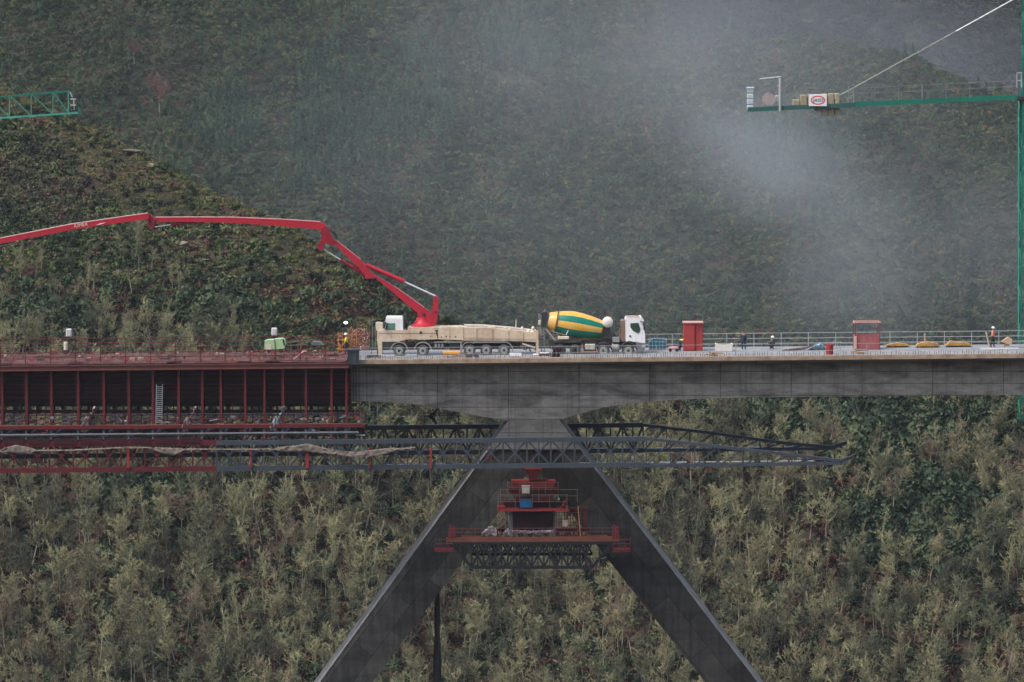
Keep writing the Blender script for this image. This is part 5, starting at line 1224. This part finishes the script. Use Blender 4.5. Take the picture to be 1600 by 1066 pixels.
    hd = Vector(J['head'][0]) + (Vector((0, 0, .05)) if pose != 'bend' else Vector((.03, 0, .05))); mb = MB(); mb.lathe(hd, (0.1 if pose != 'bend' else .5, 0, 1), [(0, .165), (.02, .15), (.02, .14), (.08, .125), (.13, .07), (.15, .02)], 16)
    h_ = mb.build('helmet', helmet or M_white, None, True); h_.parent = o
    h_['label'] = 'hard hat'
    # face: nose and brow
    hv = Vector(J['head'][0]); mb = MB(); f_ = Vector((1, 0, 0)) if pose != 'bend' else Vector((.6, 0, -.8)); mb.tube(hv + f_ * .085, hv + f_ * .125 + Vector((0, 0, -.02)), .018, .012, 6)
    for s in (-1, 1): mb.tube(hv + f_ * .09 + Vector((0, .035 * s, .02)), hv + f_ * .1 + Vector((0, .035 * s, .02)), .012, n=6)
    mb.build('face', paint('face_shade', (.20, .11, .09), .6, 0, None, 5, bump=0), None).parent = o
    return o
M_vor = paint('orange_vest', (.72, .22, .14), .8, .5, (.6, .35, .28), 4, bump=0); M_vye = paint('yellow_vest', (.62, .75, .04), .8, .3, None, 4, bump=0); M_vy2 = paint('dull_yellow_jacket', (.62, .48, .06), .8, .3, None, 4, bump=0)
M_navy = paint('navy_cloth', (.03, .04, .07), .9, .3, None, 4, bump=0)
person(D(1551, 8.2), 'person in white hard hat and salmon orange vest at the right deck end', 'stand', math.radians(-20), M_vor, M_dark)
person(D(1062, 8.0), 'person in dull yellow jacket bending down beside the red cabin', 'bend', math.radians(0), M_vy2, M_navy)
person(D(1162, 9.0, -.05), 'person in dark clothes at the far railing, right of the white skip', 'stand', math.radians(100), M_navy, M_navy, helmet=M_dark, sc=.92, vname='jacket')
person(D(1204, 9.0), 'person in white hard hat crouching by the far railing', 'crouch', math.radians(0), paint('dark_green_jacket', (.05, .07, .06), .9, .3, None, 4, bump=0), M_navy, vname='jacket')
person(D(541, 4.0, .28), 'person in bright yellow vest and white hard hat at the construction joint', 'stand', math.radians(180), M_vye, M_navy)
person(D(532, 8.0, .1), 'person in dark blue clothes and dark helmet behind the yellow vest', 'stand', math.radians(200), M_navy, M_navy, helmet=M_navy, vname='jacket')

# ================================================================ things on the deck
def at(u, v, Y): return P(u, v, Y)
cab = empty('red_cabin', D(1083, 8), 'tall closed red site cabin standing on the deck beside the bending worker', 'cabin')
p = D(1068, 7.5); q = D(1098, 7.5); h = 2.45
mb = MB(); mb.bbox(p.x, p.x + 1.02, 7.5, 9.0, p.z, p.z + h, .03); mb.bbox(p.x + 1.03, q.x, 7.62, 9.0, p.z, p.z + h - .02, .03); mb.build('cabin_body', paint('cabin_red', (.36, .045, .045), .5, .35, (.2, .04, .03), 1.2), cab)
mb = MB(); mb.bbox(p.x - .06, q.x + .06, 7.4, 9.1, p.z + h + .002, p.z + h + .13, .03); mb.build('cabin_roof', paint('pinkish_roof', (.52, .28, .24), .6, .3, None, 2), cab)
mb = MB(); mb.box(p.x + .1, p.x + .95, 7.46, 7.497, p.z + .12, p.z + h - .15); mb.build('door', MATS['cabin_red'], cab)
cg = empty('red_cage', D(1355, 7.5), 'open topped red steel cage with solid lower panels on the deck, right', 'cage')
p = D(1335.5, 7.0); q = D(1375, 7.0)
mb = MB(); mb.box(p.x, q.x, 7.0, 7.05, p.z + .05, p.z + 1.28); mb.box(p.x, q.x, 8.9, 8.95, p.z + .05, p.z + 1.28); mb.box(p.x, p.x + .05, 7.052, 8.898, p.z + .05, p.z + 1.28); mb.box(q.x - .05, q.x, 7.052, 8.898, p.z + .05, p.z + 1.28); mb.build('lower_panel', paint('faded_red_panel', (.27, .07, .075), .6, .4, (.4, .2, .2), 1), cg)
for x, Y in ((p.x + .04, 6.96), (q.x - .04, 6.96), (p.x + .04, 8.99), (q.x - .04, 8.99)): mb = MB(); mb.bar((x, Y, p.z), (x, Y, p.z + 2.4), .08); mb.build('corner_post', M_redrust, cg)
mb = MB(); mb.bar((p.x - .04, 6.96, p.z + 2.46), (q.x + .04, 6.96, p.z + 2.46), .12, .12); mb.bar((p.x - .04, 8.99, p.z + 2.44), (q.x + .04, 8.99, p.z + 2.44), .12, .1)
for x in (p.x + .0, q.x): mb.bar((x, 6.96, p.z + 2.38), (x, 8.99, p.z + 2.38), .1)
mb.build('top_frame', MATS['pinkish_roof'], cg)
mb = MB(); mb.box(p.x - .09, p.x + .16, 6.90, 6.955, p.z + .1, p.z + 1.25); mb.build('pale_side_plate', paint('salmon_plate', (.62, .36, .30), .6, .3, None, 2), cg)
mb = MB(); c = D(1296, 2.2); mb.lathe(c, (0, 0, 1), [(0, .30), (.02, .34), (.3, .335), (.32, .35), (.34, .335), (.64, .335), (.66, .35), (.9, .34), (.92, .30)], 20); thing('red_drum', mb, 'small red oil drum near the edge of the deck', 'drum', M_redl, off=c, smooth=True)
sk_ = empty('white_skip', D(1131, 7), 'low white sagging skip bag on the deck', 'skip'); mb = MB(); c = D(1131, 7)
us = np.linspace(-.76, .76, 13)
for Y0 in (6.4, 7.5):
    pts = [(c.x + u, c.z + .62 + .16 * abs(u / .76) ** 2 - .06) for u in us] + [(c.x + .70, c.z + .05), (c.x - .62, c.z + .05)]; mb.prism(pts, Y0, Y0 + .06)
mb.box(c.x - .7, c.x + .72, 6.46, 7.5, c.z + .02, c.z + .1); mb.box(c.x - .76, c.x - .69, 6.462, 7.498, c.z + .05, c.z + .68); mb.box(c.x + .7, c.x + .76, 6.462, 7.498, c.z + .05, c.z + .7)
mb.build('bag_walls', paint('dirty_white', (.66, .63, .58), .8, .4, (.4, .36, .3), 1.5), sk_)
# blue mesh tank behind the mixer cab
bt = empty('blue_tank', D(1027, 10), 'blue plastic tank in a wire cage by the far railing, behind the mixer cab', 'tank'); p = D(1014, 9.3); q = D(1041, 9.3)
mb = MB(); pts = [(p.x, p.z), (q.x, p.z), (q.x, p.z + .75), (q.x - .3, p.z + .98), (p.x + .4, p.z + 1.0), (p.x, p.z + .7)]; mb.prism(pts, 9.4, 10.4); mb.build('tank_body', paint('faded_blue', (.03, .17, .26), .5, .5, None, 2), bt)
mb = MB()
for k in range(6): x = p.x + (q.x - p.x) * k / 5; mb.tube((x, 9.3, p.z), (x, 9.3, p.z + 1.05), .02, n=5)
for k in range(4): mb.tube((p.x, 9.3, p.z + .08 + .32 * k), (q.x, 9.3, p.z + .08 + .32 * k), .02, n=5)
mb.build('wire_cage', M_galv, bt)
pk = empty('pink_cart', D(1052, 7), 'low pink and white cart next to the bending worker', 'cart'); c = D(1052, 7)
mb = MB(); mb.bbox(c.x - .4, c.x + .45, 6.6, 7.2, c.z + .18, c.z + .45, .06); mb.build('cart_tray', paint('cart_pink', (.50, .20, .22), .6, .5, (.6, .5, .5), 3), pk)
for dx in (-.28, .3): mb = MB(); mb.lathe((c.x + dx, 6.55, c.z + .16), (0, 1, 0), [(0, .14), (.08, .15), (.14, .14)], 14); mb.build('wheel', M_black, pk, True)
crumple('blue_tarpaulin', [(1260, 547, 549), (1268, 543, 549), (1275, 538, 548), (1283, 535.5, 548), (1288, 541, 548), (1291, 546, 549)], 7.0, .5, paint('pale_blue_sheet', (.42, .58, .66), .8, .5, (.15, .3, .38), 2), 'pale blue crumpled tarpaulin lying on the deck beside the red drum', 'tarpaulin', .35)
mb = MB()
for k in range(5): a = D(1222 + 3 * k, 6.6 + .25 * k, .05 + .03 * (k % 2)); b2 = D(1258 + 4 * k, 7.2 + .2 * k, .12 + .05 * k); mb.bar(a, b2, .18, .05)
tg = thing('timber_planks', mb, 'loose pile of brown planks lying left of the pale blue tarpaulin', 'planks', paint('dark_timber', (.13, .06, .045), .8, .5, None, 2), off=D(1240, 7))
mb = MB(); mb.bar(D(1285, 8.5, .55), D(1315, 8.5, .6), .12, .05); mb.bar(D(1292, 8.5, 0), D(1292, 8.5, .55), .06); mb.bar(D(1308, 8.5, 0), D(1308, 8.5, .55), .06); thing('trestle_board', mb, 'pale board laid on short trestles behind the red drum', 'trestle', M_galv, off=D(1300, 8.5))
M_yell = paint('yellow_machine', (.48, .26, .05), .6, .8, (.22, .11, .06), 1.5, streak=False)
def spreader(u0, u1, Y, h0, h1, lb, post=None, hump=.5):
    c = D((u0 + u1) / 2, Y); o = empty('yellow_form_panel', c, lb, 'formwork panel', 'yellow form panels lying along the far side of the deck'); a, b2 = D(u0, Y), D(u1, Y); w_ = b2.x - a.x
    mb = MB(); mb.prism([(a.x, a.z + .12), (a.x + w_ * .12, a.z + h0), (a.x + w_ * hump, a.z + h1), (b2.x - w_ * .1, a.z + h0 * 1.02), (b2.x, a.z + .14)], Y, Y + .9)
    for k in range(7): x = a.x + w_ * (.12 + .75 * k / 6); mb.box(x - .03, x + .03, Y - .05, Y - .003, a.z + .14, a.z + h0 * .92)
    mb.build('panel_body', M_yell, o)
    mb = MB(); mb.box(a.x + .2, b2.x - .2, Y + .1, Y + .8, a.z, a.z + .118); mb.build('sleeper', M_dark, o)
    if post: mb = MB(); p = D(post, Y + .4); mb.bar(p + Vector((0, 0, h0 * .8)), p + Vector((-.03, 0, 1.25)), .2, .12); mb.build('upright', paint('tan_upright', (.50, .33, .20), .7, .4, None, 2), o)
    return o
spreader(1383, 1423, 9.4, .26, .40, 'leftmost and flattest of the three yellow form panels, brown at its ends')
spreader(1430, 1470, 8.8, .36, .55, 'middle yellow form panel with a tan upright sticking up', 1445)
spreader(1476, 1520, 9.2, .30, .55, 'right yellow form panel, sloping down towards the worker', None, .2)
mb = MB(); a = D(1545.5, 8.8); mb.bar(a + Vector((0, 0, .02)), a + Vector((-.25, .3, 1.35)), .14, .05); thing('timber_board', mb, 'upright plank leaning beside the orange vested worker', 'plank', paint('pale_timber', (.55, .42, .25), .8, .4, None, 2), off=a)
mb = MB(); a = D(1566, 8.4); b2 = D(1577, 8.4); mb.prism([(a.x - .1, a.z + .5), (b2.x - .1, a.z + .92), (b2.x + .25, a.z + .75), (b2.x + .2, a.z + .30), (b2.x - .2, a.z + .28)], 8.3, 8.9); mb.box(a.x + .2, b2.x, 8.4, 8.8, a.z, a.z + .279); thing('timber_crate', mb, 'tilted tan timber box on the deck right of the orange vested worker', 'box', paint('tan_box', (.50, .33, .20), .8, .4, (.3, .12, .08), 2), off=a)
mb = MB()
for k in range(6): mb.bar(D(1572 + 8 * k, 7.6 + .2 * k, .08 + .06 * k), D(1600 + 8 * k, 7.7 + .2 * k, .22 + .03 * k), .14, .06)
thing('scaffold_boards', mb, 'stack of grey scaffold boards at the far right end of the deck', 'boards', M_galv, off=D(1590, 8))
mb = MB(); mb.bar(D(1532, 6.2, .06), D(1592, 6.2, .06), .25, .1); thing('white_beam', mb, 'long white beam lying at the feet of the orange vested worker', 'beam', M_white, off=D(1560, 6.2))
mb = MB(); a = D(707, 3.7); mb.lathe(D(692, 3.7, .33), (1, 0, 0), [(0, .16), (.02, .19), (1.5, .19), (1.52, .16)], 14); mb.box(a.x - .6, a.x - .5, 3.55, 3.85, a.z, a.z + .18); mb.box(a.x + .3, a.x + .4, 3.55, 3.85, a.z, a.z + .18); thing('orange_pipe', mb, 'short orange pipe on blocks in front of the pump truck', 'pipe', paint('pipe_orange', (.62, .25, .03), .5, .4, (.5, .35, .1), 2), off=a)
for (u0, u1, Y, lb) in ((596, 617, 2.6, 'light grey sheet of ply lying in front of the pump truck cab'), (634, 652, 3.2, 'pale grey board between the front wheels of the pump truck'), (796, 815, 3.4, 'white board below the rear body of the pump truck'), (843, 858, 3.6, 'white board below the mixer truck hopper')):
    mb = MB(); a, b2 = D(u0, Y), D(u1, Y); mb.bbox(a.x, b2.x, Y, Y + .35, a.z + .01, a.z + .28, .03); thing('deck_board', mb, lb, 'board', M_white if u0 > 700 else M_galv, off=a)
mb = MB(); mb.bar(D(910, 1.4, .12), D(950, 1.9, .22), .22, .1); mb.bar(D(900, 1.2, .05), D(935, 1.3, .06), .2, .08); thing('loose_beam', mb, 'pale loose beam lying on the deck edge in front of the mixer truck', 'beam', M_galv, off=D(930, 1.5))
# clutter of hoses, rags and small timber on the edge strip
k = 0
for (u, Y, kd, lb) in ((852, 2.2, 'h', 'tangle of brown hoses below the mixer hopper'), (868, 2.0, 'r', 'dark red heap of rags beside the rear mixer wheel'), (700, 1.5, 't', 'small stack of timber offcuts below the pump truck'), (583, 2.2, 'h', 'tangle of dark hoses by the construction joint'), (1110, 1.6, 't', 'few timber offcuts on the deck edge below the white skip'), (738, 1.6, 'h', 'dark hose loop on the deck edge below the pump truck rear wheels'), (1330, 3, 't', 'green and grey offcuts in front of the red cage')):
    mb = MB(); c = D(u, Y)
    if kd == 'h':
        for j in range(5):
            pts = [c + Vector((math.cos(a / 3 + j) * .5 + random.uniform(-.2, .2), math.sin(a / 3 + j) * .3, .06 + .25 * abs(math.sin(a * .7 + j)))) for a in range(12)]; mb.poly(pts, .035, 5)
        thing('hose_coil', mb, lb, 'hose', paint('hose_brown', (.10, .075, .06), .8, .4, None, 3), off=c)
    elif kd == 't':
        for j in range(7): a = c + Vector((random.uniform(-.6, .6), random.uniform(-.4, .4), .05 + .05 * j)); mb.bar(a, a + Vector((random.uniform(.4, 1.1), random.uniform(-.3, .3), random.uniform(-.03, .06))), .12, .06)
        thing('timber_offcuts', mb, lb, 'timber', M_wood, off=c)
    else:
        crumple('rag_heap', [(u - 8, 559, 562), (u - 3, 545, 562), (u + 2, 541, 560), (u + 7, 550, 561)], Y, .4, paint('dark_rag', (.09, .04, .045), .9, .4, (.2, .16, .16), 3), lb, 'rags', .4)
# left part: compressor, lamps, stands, joint scaffold
cp = empty('green_compressor', D(430, 6), 'pale green rounded compressor on the formwork deck', 'compressor'); a = P(413, 546, 6); b2 = P(446, 530, 6)
mb = MB(); mb.prism(XZs([(413, 545.5), (413.5, 533), (418, 531.5), (427, 531), (428, 530.5), (441, 529), (445, 531.5), (446.5, 537), (445, 543), (443, 545), (425, 546)], 6), 5.9, 7.3); mb.build('canopy', paint('mint_green', (.32, .52, .28), .45, .45, (.45, .42, .25), 1.5), cp)
mb = MB(); mb.prism(XZs([(416, 546), (416, 538.5), (424, 538.5), (424, 546)], 6), 5.86, 5.899); mb.build('side_panel', M_cream, cp)
mb = MB(); mb.bar(P(429, 529.5, 5.86), P(430, 547, 5.86), .04); mb.prism(XZs([(441, 530), (443.5, 530), (446, 540), (443.5, 540)], 6), 5.87, 5.899); mb.build('trim_strap', M_dark, cp)
mb = MB(); mb.lathe((P(420, 548, 6).x, 5.95, P(420, 548, 6).z), (0, 1, 0), [(0, .2), (.15, .2)], 12); mb.build('wheel', M_black, cp); mb = MB(); mb.lathe((P(439, 548, 6).x, 5.95, P(439, 548, 6).z), (0, 1, 0), [(0, .2), (.15, .2)], 12); mb.build('wheel', M_black, cp)
for (u, v0, v1, Y, lb, lo_) in ((107.5, 514, 527, 9, 'white square floodlight box on a pole, left, above a cream canister', None), (428.5, 512.5, 525, 9, 'white floodlight box on a pole above the green compressor', None)):
    o = empty('floodlight', D(u, Y), lb, 'floodlight'); p, q = P(u - 4.6, v1, Y), P(u + 4.6, v0, Y); mb = MB(); mb.bbox(p.x, q.x, Y, Y + .4, p.z, q.z, .07); mb.box(p.x + .12, q.x - .12, Y - .02, Y - .002, p.z + .12, q.z - .12); mb.build('lamp_housing', paint('lamp_grey', (.60, .58, .58), .5, .4, (.4, .38, .38), 4), o)
    mb = MB(); mb.tube((p.x + .25, Y + .2, p.z), D(u, Y + .2), .03, n=6); mb.tube((q.x - .15, Y + .2, p.z), (q.x - .1, Y + .2, D(u, Y).z), .02, n=6); mb.build('pole', M_redd, o)
mb = MB(); p = P(103, 547, 8); mb.lathe(p, (0, 0, 1), [(0, .16), (.03, .2), (.68, .2), (.72, .16)], 14); o = thing('cream_canister', mb, 'tall cream canister hung on the far railing below the left floodlight', 'canister', M_cream, off=p, smooth=True)
tb = empty('dark_table_saw', D(495, 6), 'low dark grey table saw on the formwork deck near the joint', 'table saw'); mb = MB(); mb.prism(XZs([(486, 537), (489, 533.5), (500, 534), (504, 537), (503, 539.5), (487, 539)], 6), 5.6, 6.8); mb.build('table_top', paint('saw_grey', (.13, .14, .16), .5, .4, None, 2), tb)
for u in (488, 500): mb = MB(); mb.bar(P(u, 539, 5.8), P(u + (4 if u > 490 else -1), 547.5, 5.8), .07); mb.build('leg', M_dark, tb)
mb = MB(); a = D(459, 1.2, .1); b2 = P(475.5, 548.5, 2.2); mb.bar(a, b2, .10, .06); mb.bbox(b2.x - .1, b2.x + .25, 2.1, 2.35, b2.z - .08, b2.z + .1, .03); thing('red_striped_pole', mb, 'pink and white pole leaning across the near railing of the formwork deck', 'pole', paint('pole_pink', (.66, .22, .22), .5, .7, (.75, .6, .6), 5), off=a)
mb = MB(); 
for (u0, v0, u1, v1) in ((449, 536, 488, 531), (452, 534, 466, 533), (455, 547, 455, 531), (466, 547, 466, 532), (470, 547, 472, 528), (460, 526, 468, 534), (449, 540, 480, 539)): mb.tube(P(u0, v0, 9), P(u1, v1, 9), .05, n=5)
thing('scaffold_trestle', mb, 'tangled brownish pipe trestle between the green compressor and the table saw', 'trestle', paint('trestle_brown', (.16, .12, .09), .8, .5, None, 2), off=D(467, 9))
# joint: bulkhead column and scaffold with reinforcement standing up
mb = MB(); mb.prism(XZs([(543.5, 547.5), (561, 547.5), (561, 570), (543.5, 570)], -.6), -.62, .4); mb.prism(XZs([(541, 546), (563, 546), (563, 548.5), (541, 548.5)], -.65), -.7, .45)
for u in (547.5, 556): mb.prism(XZs([(u, 549), (u + 1.2, 549), (u + 1.2, 569), (u, 569)], -.65), -.68, -.622)
thing('steel_bulkhead', mb, 'dark slate steel bulkhead box at the joint between formwork and concrete deck', 'bulkhead', M_slate, off=P(552, 570, -.6))
sc = empty('joint_scaffold', D(560, 4), 'rusty orange cluttered scaffold cage standing at the construction joint', 'scaffold')
M_or = paint('orange_scaffold', (.48, .20, .05), .7, .5, (.25, .08, .04), 2)
mb = MB()
for u in (529, 535, 544, 550, 557): mb.tube(P(u, 549, 4.5), P(u + random.uniform(-.6, .6), random.choice([514, 511, 520]), 4.5), .04, n=5)
for v in (540, 531, 522): mb.tube(P(527, v, 4.5), P(560, v + random.uniform(-2, 2), 4.5), .035, n=5)
mb.tube(P(529, 546, 4.4), P(545, 528, 4.4), .04, n=5); mb.bar(P(530, 546.5, 4), P(542, 546.5, 4), .5, .12); mb.build('frame_tubes', M_or, sc)
mb = MB()
for k in range(70):
    u = random.uniform(546, 575); v = random.uniform(513, 545); p = P(u, v, random.uniform(3, 9)); mb.bar(p, p + Vector((random.uniform(-.35, .35), random.uniform(-.2, .2), random.uniform(-.25, .25))), .05)
tag(mb.build('rebar_ends', MATS['pinkish_roof'], sc), kind='stuff')
mb = MB()
for k in range(34):
    u = 545 + k * .95; p = P(u, 548, 3 + (k * 37 % 7)); mb.bar(p, P(u + random.uniform(-.6, .6), random.choice([506, 512, 516, 518]) + random.uniform(-3, 3), 3 + (k * 37 % 7)), .035)
tag(mb.build('standing_rebar', M_rust, sc), kind='stuff')
mb = MB()
for k in range(26): p = P(random.uniform(528, 552), random.uniform(528, 546), 4.2); mb.bbox(p.x - .09, p.x + .09, 4.1, 4.3, p.z - .06, p.z + .08, .02)
mb.build('scaffold_clamps', M_or, sc)
wl = empty('work_lamp', D(540, 7), 'small lit white work lamp on a pole above the yellow vested worker', 'lamp'); p = P(540.3, 504.5, 7)
mb = MB(); mb.tube(D(540, 7), p, .025, n=6); mb.build('pole', M_frame, wl)
M_em, t, b, N = nt('lit_lamp'); b.inputs['Base Color'].default_value = (1, 1, 1, 1); b.inputs['Emission Color'].default_value = (1, .97, .95, 1); b.inputs['Emission Strength'].default_value = 2.5
mb = MB(); mb.lathe(p + Vector((0, 0, -.1)), (0, 0, 1), [(0, .08), (.06, .17), (.16, .17), (.22, .08)], 12); mb.build('lamp_head', M_em, wl, True)
wb = empty('wooden_site_bundle', D(566, 3), 'bundle of pale boards beside the scaffold at the joint', 'boards'); mb = MB()
for k in range(4): mb.bar(P(563, 546 - 1.4 * k, 3), P(573 + k, 545.5 - 1.4 * k, 3.5), .2, .06)
mb.build('boards', MATS['salmon_plate'], wb)
mb = MB(); a = D(580, 8.5)
for u in (577, 582, 587): mb.tube(P(u, 548, 8.5), P(u, 498 + (u - 577), 8.5), .035, n=6)
mb.tube(P(576, 504, 8.5), P(584, 500, 8.5), .05, n=6); thing('grey_pole_frame', mb, 'tall thin grey poles between the scaffold and the pump truck cab', 'poles', paint('pole_grey', (.20, .21, .19), .7, .4, None, 3), off=a)
